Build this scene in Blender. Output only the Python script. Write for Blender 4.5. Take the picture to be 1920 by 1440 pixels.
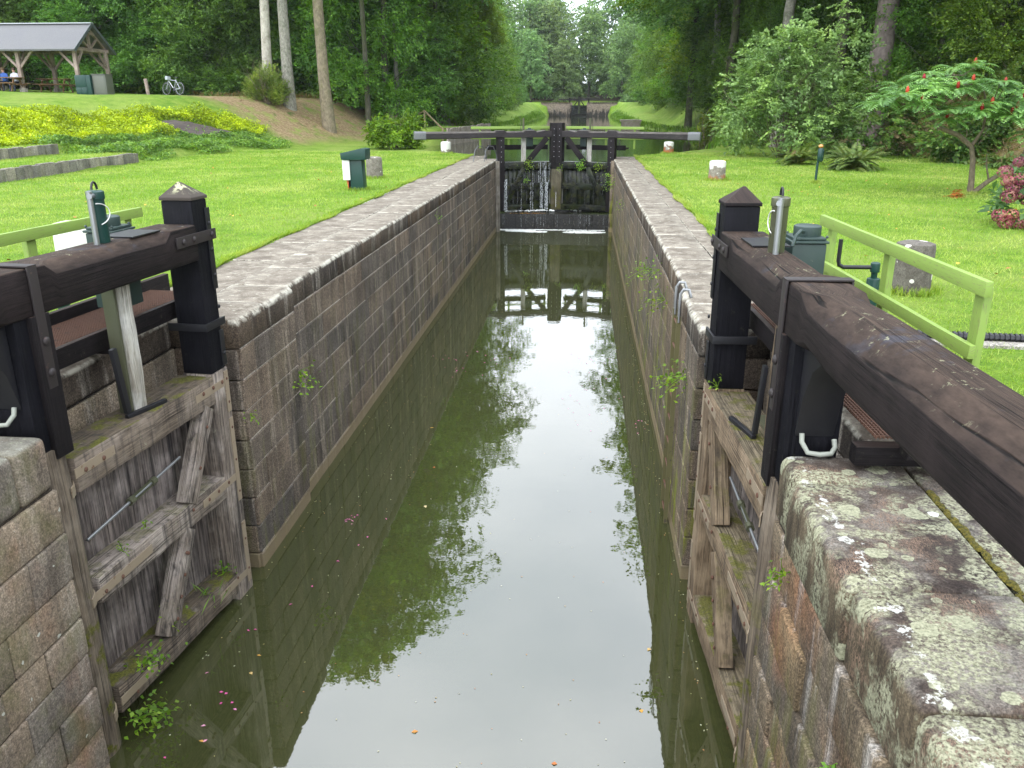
import bpy, bmesh, math, random
import numpy as np
from mathutils import Vector, Matrix

for _o in list(bpy.data.objects):
    bpy.data.objects.remove(_o)
SC = bpy.context.scene
COL = SC.collection
random.seed(11)
RNG = np.random.default_rng(11)
PI = math.pi

# ------------------------------------------------------------------ camera
cd = bpy.data.cameras.new('camera')
cam = bpy.data.objects.new('camera', cd)
COL.objects.link(cam)
cd.sensor_width = 36.0
cd.lens = 28.69
cd.clip_start = 0.05
cd.clip_end = 3000
cam.location = (0, 0, 4.87)
cam.rotation_euler = (math.radians(90 - 18.77), 0, math.radians(4.81))
SC.camera = cam

# ------------------------------------------------------------------ world: overcast daylight
SUN_EL, SUN_AZ = math.radians(52), math.radians(-35)
w = bpy.data.worlds.new('World')
SC.world = w
w.use_nodes = True
wn = w.node_tree
bg = wn.nodes['Background']
sky = wn.nodes.new('ShaderNodeTexSky')
sky.sky_type = 'NISHITA'
sky.sun_disc = False
sky.sun_elevation = SUN_EL
sky.sun_rotation = SUN_AZ
tc = wn.nodes.new('ShaderNodeTexCoord')
mp = wn.nodes.new('ShaderNodeMapping')
mp.inputs['Scale'].default_value = (1.4, 1.4, 2.6)
nz = wn.nodes.new('ShaderNodeTexNoise')
nz.inputs['Scale'].default_value = 1.5
nz.inputs['Detail'].default_value = 4
nz.inputs['Roughness'].default_value = 0.45
rp = wn.nodes.new('ShaderNodeValToRGB')
rp.color_ramp.elements[0].position = 0.34
rp.color_ramp.elements[0].color = (11.0, 12.1, 13.6, 1)
rp.color_ramp.elements[1].position = 0.68
rp.color_ramp.elements[1].color = (17.2, 17.7, 18.6, 1)
mx = wn.nodes.new('ShaderNodeMix')
mx.data_type = 'RGBA'
mx.inputs[0].default_value = 0.9
wn.links.new(tc.outputs['Generated'], mp.inputs['Vector'])
wn.links.new(mp.outputs['Vector'], nz.inputs['Vector'])
wn.links.new(nz.outputs['Fac'], rp.inputs['Fac'])
wn.links.new(sky.outputs['Color'], mx.inputs[6])
wn.links.new(rp.outputs['Color'], mx.inputs[7])
wn.links.new(mx.outputs[2], bg.inputs['Color'])
bg.inputs['Strength'].default_value = 0.12

sd = bpy.data.lights.new('sun', 'SUN')
sun = bpy.data.objects.new('sun', sd)
COL.objects.link(sun)
sd.energy = 0.7
sd.angle = math.radians(16)
sd.color = (1.0, 0.96, 0.9)
sun.location = (-20, -10, 60)
_dir = Vector((math.sin(SUN_AZ) * math.cos(SUN_EL), -abs(math.cos(SUN_AZ)) * math.cos(SUN_EL), math.sin(SUN_EL)))
sun.rotation_euler = _dir.to_track_quat('Z', 'Y').to_euler()
sky.sun_rotation = math.atan2(_dir.x, _dir.y)

SC.view_settings.view_transform = 'Standard'
SC.view_settings.look = 'None'
SC.view_settings.exposure = 1.05
SC.view_settings.gamma = 1.0
SC.view_settings.use_curve_mapping = False
SC.render.engine = 'CYCLES'
SC.cycles.use_denoising = True
SC.cycles.max_bounces = 7
SC.cycles.diffuse_bounces = 3
SC.cycles.glossy_bounces = 3
SC.cycles.transmission_bounces = 4
SC.cycles.transparent_max_bounces = 6
SC.cycles.caustics_reflective = False
SC.cycles.caustics_refractive = False

# ------------------------------------------------------------------ helpers: shaders
class S:
    def __init__(s, name):
        s.mat = bpy.data.materials.new(name)
        s.mat.use_nodes = True
        s.nt = s.mat.node_tree
        s.b = s.nt.nodes['Principled BSDF']
        s.out = s.nt.nodes['Material Output']
    def n(s, t, **kw):
        x = s.nt.nodes.new(t)
        for k, v in kw.items():
            setattr(x, k, v)
        return x
    def link(s, a, b):
        if isinstance(a, bpy.types.NodeSocket):
            s.nt.links.new(a, b)
        else:
            if isinstance(a, (tuple, list)) and len(a) == 3 and b.type == 'RGBA':
                a = (*a, 1)
            b.default_value = a
    def tc(s, k):
        return s.n('ShaderNodeTexCoord').outputs[k]
    def pos(s):
        return s.n('ShaderNodeNewGeometry').outputs['Position']
    def nrm(s, k='Z'):
        return s.sep(s.n('ShaderNodeNewGeometry').outputs['Normal'], k)
    def island(s):
        return s.n('ShaderNodeNewGeometry').outputs['Random Per Island']
    def rnd(s):
        return s.n('ShaderNodeObjectInfo').outputs['Random']
    def sep(s, v, k):
        x = s.n('ShaderNodeSeparateXYZ')
        s.link(v, x.inputs[0])
        return x.outputs[k]
    def attr(s, k):
        return s.n('ShaderNodeAttribute', attribute_name=k).outputs['Fac']
    def map(s, v, sc=(1, 1, 1), loc=(0, 0, 0)):
        x = s.n('ShaderNodeMapping')
        s.link(v, x.inputs['Vector'])
        x.inputs['Scale'].default_value = sc
        s.link(loc, x.inputs['Location'])
        return x.outputs[0]
    def noise(s, v, scale, detail=3, rough=0.55, dist=0.0, k='Fac'):
        x = s.n('ShaderNodeTexNoise')
        s.link(v, x.inputs['Vector'])
        x.inputs['Scale'].default_value = scale
        x.inputs['Detail'].default_value = detail
        x.inputs['Roughness'].default_value = rough
        x.inputs['Distortion'].default_value = dist
        return x.outputs[k]
    def vor(s, v, scale, k='Distance', feature='F1', rand=1.0):
        x = s.n('ShaderNodeTexVoronoi', feature=feature)
        s.link(v, x.inputs['Vector'])
        x.inputs['Scale'].default_value = scale
        x.inputs['Randomness'].default_value = rand
        return x.outputs[k]
    def ramp(s, f, stops, interp='LINEAR'):
        x = s.n('ShaderNodeValToRGB')
        s.link(f, x.inputs[0])
        e = x.color_ramp.elements
        x.color_ramp.interpolation = interp
        while len(e) < len(stops):
            e.new(0.5)
        for el, (p, c) in zip(e, stops):
            el.position = p
            el.color = (c, c, c, 1) if isinstance(c, (int, float)) else (*c, 1)
        return x.outputs[0]
    def step(s, f, a, b):
        x = s.n('ShaderNodeMapRange')
        s.link(f, x.inputs[0])
        x.inputs[1].default_value = a
        x.inputs[2].default_value = b
        return x.outputs[0]
    def mix(s, f, a, b, blend='MIX'):
        x = s.n('ShaderNodeMix', data_type='RGBA', blend_type=blend)
        s.link(f, x.inputs[0])
        s.link(a, x.inputs[6])
        s.link(b, x.inputs[7])
        return x.outputs[2]
    def m(s, op, a, b=0.0, clamp=False):
        x = s.n('ShaderNodeMath', operation=op, use_clamp=clamp)
        s.link(a, x.inputs[0])
        s.link(b, x.inputs[1])
        return x.outputs[0]
    def vadd(s, a, b):
        x = s.n('ShaderNodeVectorMath', operation='ADD')
        s.link(a, x.inputs[0])
        s.link(b, x.inputs[1])
        return x.outputs[0]
    def vscale(s, a, f):
        x = s.n('ShaderNodeVectorMath', operation='SCALE')
        s.link(a, x.inputs[0])
        x.inputs['Scale'].default_value = f
        return x.outputs[0]
    def bump(s, h, st=0.4, d=0.01):
        x = s.n('ShaderNodeBump')
        s.link(h, x.inputs['Height'])
        x.inputs['Strength'].default_value = st
        x.inputs['Distance'].default_value = d
        s.link(x.outputs[0], s.b.inputs['Normal'])
    def set(s, **kw):
        for k, v in kw.items():
            s.link(v, s.b.inputs[k.replace('_', ' ')])
        return s
    def hsv(s, col, h=0.5, sat=1.0, v=1.0):
        x = s.n('ShaderNodeHueSaturation')
        s.link(h, x.inputs['Hue'])
        s.link(sat, x.inputs['Saturation'])
        s.link(v, x.inputs['Value'])
        s.link(col, x.inputs['Color'])
        return x.outputs[0]


def m_granite(name, dark, mid, light, top=None, streak=0.5, tan=True, algae=0.0, rust=0.0, lich=0.0, green=0.0, arris=False, speck=0.8):
    s = S(name)
    p = s.pos()
    n1 = s.noise(p, 1.7, 4, 0.6)
    sp = s.noise(p, 75, 2, 0.7)
    sp2 = s.noise(p, 28, 3, 0.65)
    c = s.mix(s.step(n1, 0.3, 0.7), dark, mid)
    c = s.hsv(c, v=s.m('ADD', 0.72, s.m('MULTIPLY', s.rnd(), 0.56)), sat=s.m('ADD', 0.7, s.m('MULTIPLY', s.rnd(), 0.5)))
    if rust:
        r = s.m('MULTIPLY', s.step(s.noise(p, 1.1, 3, 0.6), 0.5, 0.68), rust)
        c = s.mix(r, c, (0.20, 0.085, 0.04))
    st = s.noise(s.map(p, (3.2, 3.2, 0.30)), 1.5, 5, 0.7)
    c = s.mix(s.m('MULTIPLY', s.step(st, 0.53, 0.70), streak), c, light)
    st2 = s.noise(s.map(p, (2.4, 2.4, 0.25), (3, 7, 1)), 1.3, 5, 0.7)
    c = s.mix(s.m('MULTIPLY', s.step(st2, 0.5, 0.68), 0.6), c, tuple(x * 0.3 for x in dark))
    c = s.mix(speck, c, s.ramp(sp, [(0.3, 0.25), (0.5, 0.95), (0.72, 2.2)]), 'MULTIPLY')
    c = s.mix(0.6, c, s.ramp(sp2, [(0.3, 0.45), (0.7, 1.5)]), 'MULTIPLY')
    z = s.sep(p, 'Z')
    if algae:
        al = s.m('MULTIPLY', s.step(s.noise(s.map(p, (3, 3, 0.5)), 2.2, 3, 0.6), 0.5, 0.66), algae)
        al = s.m('MULTIPLY', al, s.step(z, 2.6, 1.0), True)
        c = s.mix(al, c, (0.15, 0.165, 0.02))
    if green:
        gm = s.m('MULTIPLY', s.step(s.noise(p, 2.6, 4, 0.7), 0.48, 0.62), green)
        c = s.mix(gm, c, (0.10, 0.105, 0.03))
    if tan:
        zz = s.m('ADD', z, s.m('MULTIPLY', s.m('SUBTRACT', s.noise(p, 5, 3), 0.5), 0.12))
        c = s.mix(s.m('MULTIPLY', s.step(zz, 0.21, 0.13), 0.75), c, (0.23, 0.18, 0.105))
    if lich:
        pd = s.vadd(p, s.vscale(s.noise(p, 9, 3, 0.6, k='Color'), 0.08))
        v = s.vor(pd, 7.0)
        rr = s.sep(s.vor(pd, 7.0, 'Color'), 'X')
        l1 = s.m('LESS_THAN', v, s.m('MULTIPLY', s.m('SUBTRACT', rr, 0.55), 0.75 * lich))
        c = s.mix(l1, c, (0.42, 0.42, 0.36))
    bh = s.m('ADD', s.m('MULTIPLY', sp2, 0.7), s.m('MULTIPLY', sp, 0.35))
    if top is not None:
        up = s.step(s.nrm(), 0.45, 0.85)
        ln = s.noise(p, 3.2, 5, 0.72, 0.3)
        ct = s.mix(s.step(ln, 0.40, 0.60), top[0], top[1])
        l2 = s.noise(s.map(p, (1, 1, 1), (9, 2, 4)), 3.6, 6, 0.78, 0.2)
        ct = s.mix(s.m('MULTIPLY', s.step(l2, 0.52, 0.66), 0.75), ct, top[2])
        l3 = s.noise(s.map(p, (1, 1, 1), (2, 5, 4)), 8.5, 4, 0.7)
        ct = s.mix(s.m('MULTIPLY', s.step(l3, 0.60, 0.68), 0.6), ct, top[3])
        ct = s.mix(0.6, ct, s.ramp(sp, [(0.3, 0.5), (0.7, 1.45)]), 'MULTIPLY')
        arr = s.m('MULTIPLY', s.m('MULTIPLY', s.step(s.nrm(), 0.12, 0.4), s.step(s.nrm(), 0.98, 0.8)), s.step(s.noise(p, 5, 5, 0.75), 0.42, 0.58))
        if arris:
            c = s.mix(arr, c, top[3])
            ct = s.mix(arr, ct, top[3])
        edge = s.noise(s.map(p, (6, 6, 2)), 2.0, 3, 0.6)
        up = s.m('ADD', up, s.m('MULTIPLY', s.m('SUBTRACT', edge, 0.5), 0.9), True)
        up = s.m('MULTIPLY', up, s.step(s.nrm(), 0.05, 0.45))
        c = s.mix(up, c, ct)
    s.set(Base_Color=c, Roughness=0.88)
    s.b.inputs['Specular IOR Level'].default_value = 0.25
    s.bump(bh, 0.55, 0.012)
    return s.mat


def m_lichen_slab():
    s = S('lichen_slab')
    p = s.pos()
    sp = s.noise(p, 85, 2, 0.7)
    sp2 = s.noise(p, 22, 3, 0.65)
    c = s.mix(s.step(s.noise(p, 2.2, 4, 0.6), 0.35, 0.65), (0.030, 0.022, 0.019), (0.088, 0.068, 0.055))
    c = s.mix(s.m('MULTIPLY', s.step(s.noise(s.map(p, (1, 1, 1), (7, 3, 1)), 2.0, 6, 0.75), 0.46, 0.60), 0.85), c, (0.20, 0.182, 0.158))
    side = s.step(s.nrm(), 0.7, 0.3)
    cs = s.mix(s.step(s.noise(s.map(p, (4, 4, 0.6)), 2, 4, 0.65), 0.4, 0.65), (0.045, 0.034, 0.022), (0.125, 0.098, 0.062))
    c = s.mix(side, c, cs)
    c = s.mix(0.8, c, s.ramp(sp, [(0.3, 0.4), (0.5, 0.95), (0.72, 1.9)]), 'MULTIPLY')
    # debris: pine needles and grit, warm tan patches
    deb = s.m('MULTIPLY', s.step(s.noise(s.map(p, (1, 1, 1), (4, 1, 2)), 2.6, 5, 0.7, 0.5), 0.5, 0.6), s.step(s.noise(s.map(p, (60, 14, 8)), 2, 2, 0.6, 2.5), 0.45, 0.6))
    c = s.mix(s.m('MULTIPLY', deb, 0.75), c, (0.27, 0.18, 0.125))
    # rosettes
    pd = s.vadd(p, s.vscale(s.noise(p, 16, 4, 0.65, k='Color'), 0.05))
    pf = s.map(pd, (1, 1, 0.3))
    crust = s.ramp(s.noise(p, 55, 3, 0.7), [(0.35, (0.13, 0.13, 0.085)), (0.52, (0.30, 0.30, 0.20)), (0.72, (0.43, 0.43, 0.31))])
    big = s.noise(s.map(pd, (1, 1, 0.6)), 3.3, 5, 0.62, 0.3)
    m1 = s.m('MULTIPLY', s.step(big, 0.45, 0.53), s.step(s.noise(p, 42, 3, 0.7), 0.40, 0.54))
    c = s.mix(m1, c, crust)
    for sc, th, k in ((6.0, 0.42, 1.0), (13.0, 0.5, 0.9)):
        v = s.vor(pf, sc)
        rr = s.sep(s.vor(pf, sc, 'Color'), 'X')
        l1 = s.m('LESS_THAN', v, s.m('MULTIPLY', s.m('SUBTRACT', rr, th), 0.75))
        c = s.mix(s.m('MULTIPLY', s.m('MULTIPLY', l1, k), s.step(s.noise(p, 48, 3, 0.75), 0.30, 0.42)), c, s.mix(s.step(v, 0.1, 0.9), crust, (0.34, 0.35, 0.24)))
    # white crust near the arris
    x = s.sep(p, 'X')
    ax = s.m('ABSOLUTE', s.m('SUBTRACT', x, 1.36))
    wn_ = s.m('ADD', s.step(ax, 0.20, 0.0), s.m('MULTIPLY', s.m('SUBTRACT', s.noise(p, 6, 5, 0.72), 0.5), 3.0))
    wn_ = s.m('MULTIPLY', s.step(wn_, 0.98, 1.08), s.step(s.noise(p, 32, 3, 0.7), 0.40, 0.50))
    c = s.mix(s.m('MULTIPLY', s.m('MULTIPLY', wn_, 0.9), s.step(s.nrm(), 0.2, 0.5)), c, (0.50, 0.50, 0.46))
    v = s.vor(s.map(pd, (1, 1, 0.3), (5, 3, 0)), 3.1)
    rr = s.sep(s.vor(s.map(pd, (1, 1, 0.3), (5, 3, 0)), 3.1, 'Color'), 'Y')
    c = s.mix(s.m('LESS_THAN', v, s.m('MULTIPLY', s.m('SUBTRACT', rr, 0.72), 0.65)), c, (0.66, 0.66, 0.62))
    s.set(Base_Color=c, Roughness=0.9)
    s.b.inputs['Specular IOR Level'].default_value = 0.25
    s.bump(s.m('ADD', s.m('MULTIPLY', sp2, 0.6), s.m('MULTIPLY', s.noise(p, 50, 3, 0.7), 0.5)), 0.6, 0.012)
    return s.mat


def m_wood(name, dark, mid, light, rough=0.8, top=None, moss=0.0, white=0.0, crack=0.6, wet=0.0, streak=0.0, zmoss=None, spec=0.3, uponly=False):
    s = S(name)
    uv = s.tc('UV')
    p = s.pos()
    g1 = s.noise(s.map(uv, (1.2, 26, 1)), 1.6, 5, 0.65, 0.4)
    g2 = s.noise(s.map(uv, (5, 120, 1)), 1.5, 3, 0.7)
    big = s.noise(p, 2.4, 4, 0.65)
    c = s.mix(s.step(g1, 0.34, 0.66), dark, mid)
    c = s.mix(s.m('MULTIPLY', s.step(big, 0.45, 0.7), 0.85), c, light)
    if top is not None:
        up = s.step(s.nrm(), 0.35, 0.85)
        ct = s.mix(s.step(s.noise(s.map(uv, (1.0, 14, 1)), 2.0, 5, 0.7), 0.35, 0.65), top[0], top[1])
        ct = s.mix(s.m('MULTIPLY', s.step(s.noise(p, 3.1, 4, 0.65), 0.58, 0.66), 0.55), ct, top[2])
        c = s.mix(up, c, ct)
    c = s.mix(0.75, c, s.ramp(g2, [(0.28, 0.45), (0.5, 1.0), (0.75, 1.5)]), 'MULTIPLY')
    cr = s.noise(s.map(uv, (0.13, 17, 1)), 2.0, 4, 0.5, 0.0)
    cl = s.m('ABSOLUTE', s.m('SUBTRACT', cr, 0.5))
    cm = s.m('MULTIPLY', s.step(cl, 0.02, 0.006), s.step(s.noise(p, 1.6, 2), 0.4, 0.55))
    c = s.mix(s.m('MULTIPLY', cm, crack), c, tuple(x * 0.25 for x in dark))
    if streak:
        stn = s.noise(s.map(p, (7, 7, 0.4)), 2.2, 4, 0.65)
        c = s.mix(s.m('MULTIPLY', s.step(stn, 0.5, 0.68), streak), c, (0.018, 0.016, 0.016))
    if white:
        wm = s.m('MULTIPLY', s.step(s.noise(s.map(p, (1, 1, 1), (1, 8, 3)), 19, 5, 0.75), 0.6, 0.66), s.m('MULTIPLY', white, s.step(s.noise(p, 2.1, 3), 0.46, 0.58)))
        if uponly:
            wm = s.m('MULTIPLY', wm, s.step(s.nrm(), 0.5, 0.9))
        c = s.mix(wm, c, (0.34, 0.34, 0.22))
    if moss:
        mm = s.m('MULTIPLY', s.step(s.noise(p, 4.2, 5, 0.7), 0.5, 0.58), moss)
        if zmoss is None:
            mm = s.m('MULTIPLY', mm, s.step(s.nrm(), 0.4, 0.8))
        else:
            mm = s.m('MULTIPLY', mm, s.step(s.sep(p, 'Z'), zmoss[0], zmoss[1]))
        c = s.mix(mm, c, s.ramp(s.noise(p, 60, 2), [(0.3, (0.035, 0.04, 0.004)), (0.7, (0.13, 0.13, 0.012))]))
    s.set(Base_Color=c, Roughness=(rough if not wet else 0.25))
    s.b.inputs['Specular IOR Level'].default_value = spec
    s.bump(s.m('SUBTRACT', s.m('ADD', s.m('MULTIPLY', g1, 0.5), s.m('MULTIPLY', g2, 0.4)), s.m('MULTIPLY', cm, 0.8)), 0.6, 0.008)
    return s.mat


def m_paint(name, col, rough=0.45, chip=None, amt=0.5, metal=0.0, grain=False, dirt=0.35):
    s = S(name)
    p = s.tc('Object')
    c = s.mix(s.m('MULTIPLY', s.noise(p, 4, 4, 0.7), dirt), col, tuple(x * 0.55 for x in col))
    if chip is not None:
        v = s.map(s.tc('UV'), (3, 40, 1)) if grain else p
        cm = s.step(s.noise(v, 3.5 if grain else 14, 4, 0.75), 0.68 - 0.1 * amt, 0.71 - 0.1 * amt)
        c = s.mix(cm, c, chip)
    s.set(Base_Color=c, Roughness=rough, Metallic=metal)
    s.bump(s.noise(p, 60, 3, 0.6), 0.15, 0.003)
    return s.mat


def m_leaf(name, cols, trans=0.35, rough=0.5, hv=0.25, clump=True, spec=0.3, patch=False):
    s = S(name)
    i = s.island()
    stops = [(k / (len(cols) - 1) if len(cols) > 1 else 0, c) for k, c in enumerate(cols)]
    c = s.ramp(i, stops)
    nb = s.noise(s.tc('Object'), 0.45, 2, 0.5)
    cl = s.noise(s.tc('Object'), 1.1, 3, 0.6)
    c = s.mix(1.0, c, s.ramp(cl, [(0.32, (0.5, 0.55, 0.62)), (0.5, (0.95, 0.97, 0.97)), (0.68, (1.55, 1.45, 1.25))]), 'MULTIPLY') if clump else c
    if patch:
        p = s.pos()
        c = s.mix(1.0, c, s.ramp(s.noise(p, 0.45, 4, 0.65), [(0.35, (0.72, 0.86, 0.65)), (0.5, (1, 1, 1)), (0.66, (1.4, 1.13, 1.8))]), 'MULTIPLY')
        c = s.mix(0.8, c, s.ramp(s.noise(s.map(p, (1, 1, 1), (5, 9, 0)), 2.6, 4, 0.7), [(0.36, (0.72, 0.82, 0.7)), (0.62, (1.22, 1.12, 1.4))]), 'MULTIPLY')
    c = s.hsv(c, h=s.m('ADD', 0.485, s.m('MULTIPLY', s.rnd(), 0.03)), v=s.m('ADD', 1.0 - hv, s.m('ADD', s.m('MULTIPLY', nb, hv), s.m('MULTIPLY', s.rnd(), hv))))
    s.set(Base_Color=c, Roughness=rough)
    s.b.inputs['Specular IOR Level'].default_value = spec
    t = s.n('ShaderNodeBsdfTranslucent')
    s.link(s.hsv(c, h=0.48, sat=1.15, v=1.25), t.inputs['Color'])
    ms = s.n('ShaderNodeMixShader')
    ms.inputs[0].default_value = trans
    s.nt.links.new(s.b.outputs[0], ms.inputs[1])
    s.nt.links.new(t.outputs[0], ms.inputs[2])
    s.nt.links.new(ms.outputs[0], s.out.inputs[0])
    return s.mat


def m_bark(name, a, b, c2, sc=9.0, vert=0.35, moss=0.0):
    s = S(name)
    p = s.tc('Object')
    n = s.noise(s.map(p, (1, 1, vert)), sc, 5, 0.7, 0.4)
    c = s.mix(s.step(n, 0.35, 0.65), a, b)
    c = s.mix(s.m('MULTIPLY', s.step(s.noise(p, 2.2, 4, 0.7), 0.52, 0.64), 0.7), c, c2)
    if moss:
        c = s.mix(s.m('MULTIPLY', s.step(s.noise(s.map(p, (1, 1, 0.4)), 1.4, 3, 0.6), 0.42, 0.6), moss), c, (0.045, 0.06, 0.012))
    s.set(Base_Color=c, Roughness=0.9)
    s.bump(n, 0.6, 0.02)
    return s.mat


M = {}
M['stone'] = m_granite('granite', (0.062, 0.049, 0.039), (0.152, 0.121, 0.094), (0.34, 0.29, 0.225), streak=0.75, algae=0.25)
M['stone_mossy'] = m_granite('granite_mossy', (0.068, 0.054, 0.040), (0.165, 0.130, 0.095), (0.31, 0.26, 0.19), streak=0.7, algae=0.95)
M['coping'] = m_granite('coping', (0.042, 0.031, 0.023), (0.112, 0.084, 0.059), (0.40, 0.365, 0.31), streak=0.9, tan=False, arris=True,
                        top=((0.125, 0.105, 0.083), (0.225, 0.198, 0.160), (0.345, 0.315, 0.255), (0.46, 0.44, 0.37)))
M['pier'] = m_granite('pier_granite', (0.115, 0.091, 0.070), (0.24, 0.195, 0.147), (0.30, 0.27, 0.225), streak=0.5, tan=False, rust=0.6, lich=0.5, green=0.35, speck=0.55)
M['pier_top'] = m_granite('pier_coping', (0.115, 0.091, 0.070), (0.24, 0.195, 0.147), (0.30, 0.27, 0.225), streak=0.5, tan=False, rust=0.6, lich=0.5, green=0.35, speck=0.55, top=((0.13, 0.12, 0.10), (0.22, 0.21, 0.17), (0.38, 0.39, 0.26), (0.5, 0.5, 0.45)))
M['pier_dark'] = m_granite('pier_granite_streaked', (0.068, 0.053, 0.037), (0.185, 0.142, 0.092), (0.36, 0.34, 0.32), streak=0.85, tan=False, rust=0.55, algae=0.4)
M['slab'] = m_lichen_slab()
M['mortar'] = m_granite('mortar', (0.24, 0.21, 0.175), (0.46, 0.42, 0.36), (0.50, 0.25, 0.21), streak=0.3, tan=True)
M['mortar_dark'] = m_granite('joint', (0.018, 0.014, 0.011), (0.05, 0.04, 0.03), (0.10, 0.09, 0.07), streak=0.3, tan=False)
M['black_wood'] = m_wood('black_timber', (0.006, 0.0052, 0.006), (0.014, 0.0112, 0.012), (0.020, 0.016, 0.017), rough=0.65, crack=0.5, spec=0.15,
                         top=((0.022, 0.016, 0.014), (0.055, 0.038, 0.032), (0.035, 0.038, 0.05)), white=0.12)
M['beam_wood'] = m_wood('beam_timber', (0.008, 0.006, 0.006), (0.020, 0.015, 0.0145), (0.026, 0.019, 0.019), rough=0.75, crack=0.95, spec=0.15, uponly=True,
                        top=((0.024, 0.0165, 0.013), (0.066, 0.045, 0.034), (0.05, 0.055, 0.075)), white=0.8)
M['black_paint'] = m_wood('black_painted_timber', (0.0035, 0.0035, 0.005), (0.0065, 0.0065, 0.0095), (0.011, 0.0105, 0.0145), rough=0.6, crack=0.35, white=0.06, spec=0.14)
M['grey_wood'] = m_wood('weathered_timber', (0.060, 0.046, 0.037), (0.31, 0.255, 0.207), (0.44, 0.385, 0.335), rough=0.9, crack=0.9, streak=0.8, moss=0.35,
                        top=((0.14, 0.115, 0.095), (0.34, 0.29, 0.25), (0.11, 0.095, 0.07)), white=0.5)
M['rail_mossy'] = m_wood('mossy_timber', (0.05, 0.038, 0.028), (0.215, 0.168, 0.125), (0.28, 0.23, 0.185), rough=0.9, crack=0.9, streak=0.7, moss=0.85, white=0.5,
                         top=((0.055, 0.042, 0.028), (0.125, 0.098, 0.07), (0.20, 0.17, 0.14)))
M['post_mossy'] = m_wood('heel_timber', (0.06, 0.047, 0.036), (0.18, 0.142, 0.10), (0.23, 0.19, 0.145), rough=0.9, crack=0.8, streak=0.35, moss=1.0, zmoss=(1.9, 1.0))
M['plank'] = m_wood('plank_timber', (0.033, 0.027, 0.025), (0.205, 0.17, 0.15), (0.31, 0.268, 0.245), rough=0.9, crack=0.7, streak=0.95)
M['warm_wood'] = m_wood('warm_timber', (0.072, 0.050, 0.031), (0.25, 0.182, 0.115), (0.31, 0.235, 0.155), rough=0.9, crack=0.9, streak=0.5, moss=0.8,
                        top=((0.08, 0.065, 0.04), (0.22, 0.18, 0.12), (0.15, 0.12, 0.08)), white=0.15)
M['wet_wood'] = m_wood('wet_timber', (0.004, 0.005, 0.004), (0.010, 0.012, 0.009), (0.018, 0.028, 0.010), wet=1, crack=0.5, moss=0.18, zmoss=(3, 2.5), white=0.12)
M['white_wood'] = m_wood('worn_white_timber', (0.20, 0.18, 0.14), (0.50, 0.48, 0.42), (0.60, 0.59, 0.55), rough=0.7, crack=1.0, streak=0.55)
M['plate'] = m_paint('pale_metal_plate', (0.27, 0.215, 0.15), 0.55, (0.12, 0.06, 0.03), 0.4)
M['iron'] = m_paint('iron', (0.024, 0.018, 0.018), 0.6, (0.05, 0.03, 0.025), 0.5)
M['black_metal'] = m_paint('black_metal', (0.011, 0.011, 0.014), 0.45)
M['rust'] = m_paint('rusty_iron', (0.115, 0.055, 0.034), 0.8, (0.05, 0.03, 0.022), 0.8)
M['lime'] = m_paint('lime_paint', (0.215, 0.325, 0.06), 0.6, (0.16, 0.15, 0.07), 0.95, grain=True, dirt=0.2)
M['green'] = m_paint('dark_green_paint', (0.0075, 0.045, 0.037), 0.42, (0.06, 0.07, 0.06), 0.1)
M['green_grey'] = m_paint('grey_green_paint', (0.028, 0.052, 0.046), 0.5, (0.09, 0.10, 0.08), 0.3)
M['olive_metal'] = m_paint('olive_metal', (0.11, 0.115, 0.07), 0.4, (0.06, 0.05, 0.03), 0.3, metal=0.4)
M['galv'] = m_paint('galvanised_steel', (0.33, 0.34, 0.35), 0.38, metal=0.75)
M['hose'] = m_paint('pale_hose', (0.34, 0.36, 0.31), 0.5, (0.10, 0.10, 0.07), 0.5)
M['white_paint'] = m_paint('white_plastic', (0.78, 0.78, 0.76), 0.4, dirt=0.1)
M['orange_paint'] = m_paint('orange_paint', (0.52, 0.10, 0.015), 0.5)
M['yellow_orange'] = m_paint('yellow_orange_paint', (0.62, 0.27, 0.03), 0.5)
M['grey_box'] = m_paint('grey_cabinet', (0.12, 0.125, 0.105), 0.5)
M['slate'] = S('slate').mat
M['shelter_wood'] = m_wood('shelter_timber', (0.17, 0.125, 0.105), (0.36, 0.28, 0.24), (0.42, 0.34, 0.30), rough=0.85, crack=0.4)
M['table_wood'] = m_wood('table_timber', (0.11, 0.06, 0.03), (0.26, 0.15, 0.075), (0.30, 0.19, 0.11), rough=0.8, crack=0.4)
M['concrete'] = m_granite('concrete', (0.24, 0.215, 0.18), (0.36, 0.33, 0.285), (0.44, 0.42, 0.38), streak=0.3, tan=False)
M['kerb'] = m_granite('weathered_concrete', (0.13, 0.12, 0.10), (0.27, 0.25, 0.215), (0.36, 0.34, 0.30), streak=0.5, tan=False, green=0.25)

# ------------------------------------------------------------------ helpers: geometry
WL = {}


def wl(o):
    return WL.get(o.name, Vector((0, 0, 0)))


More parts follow.
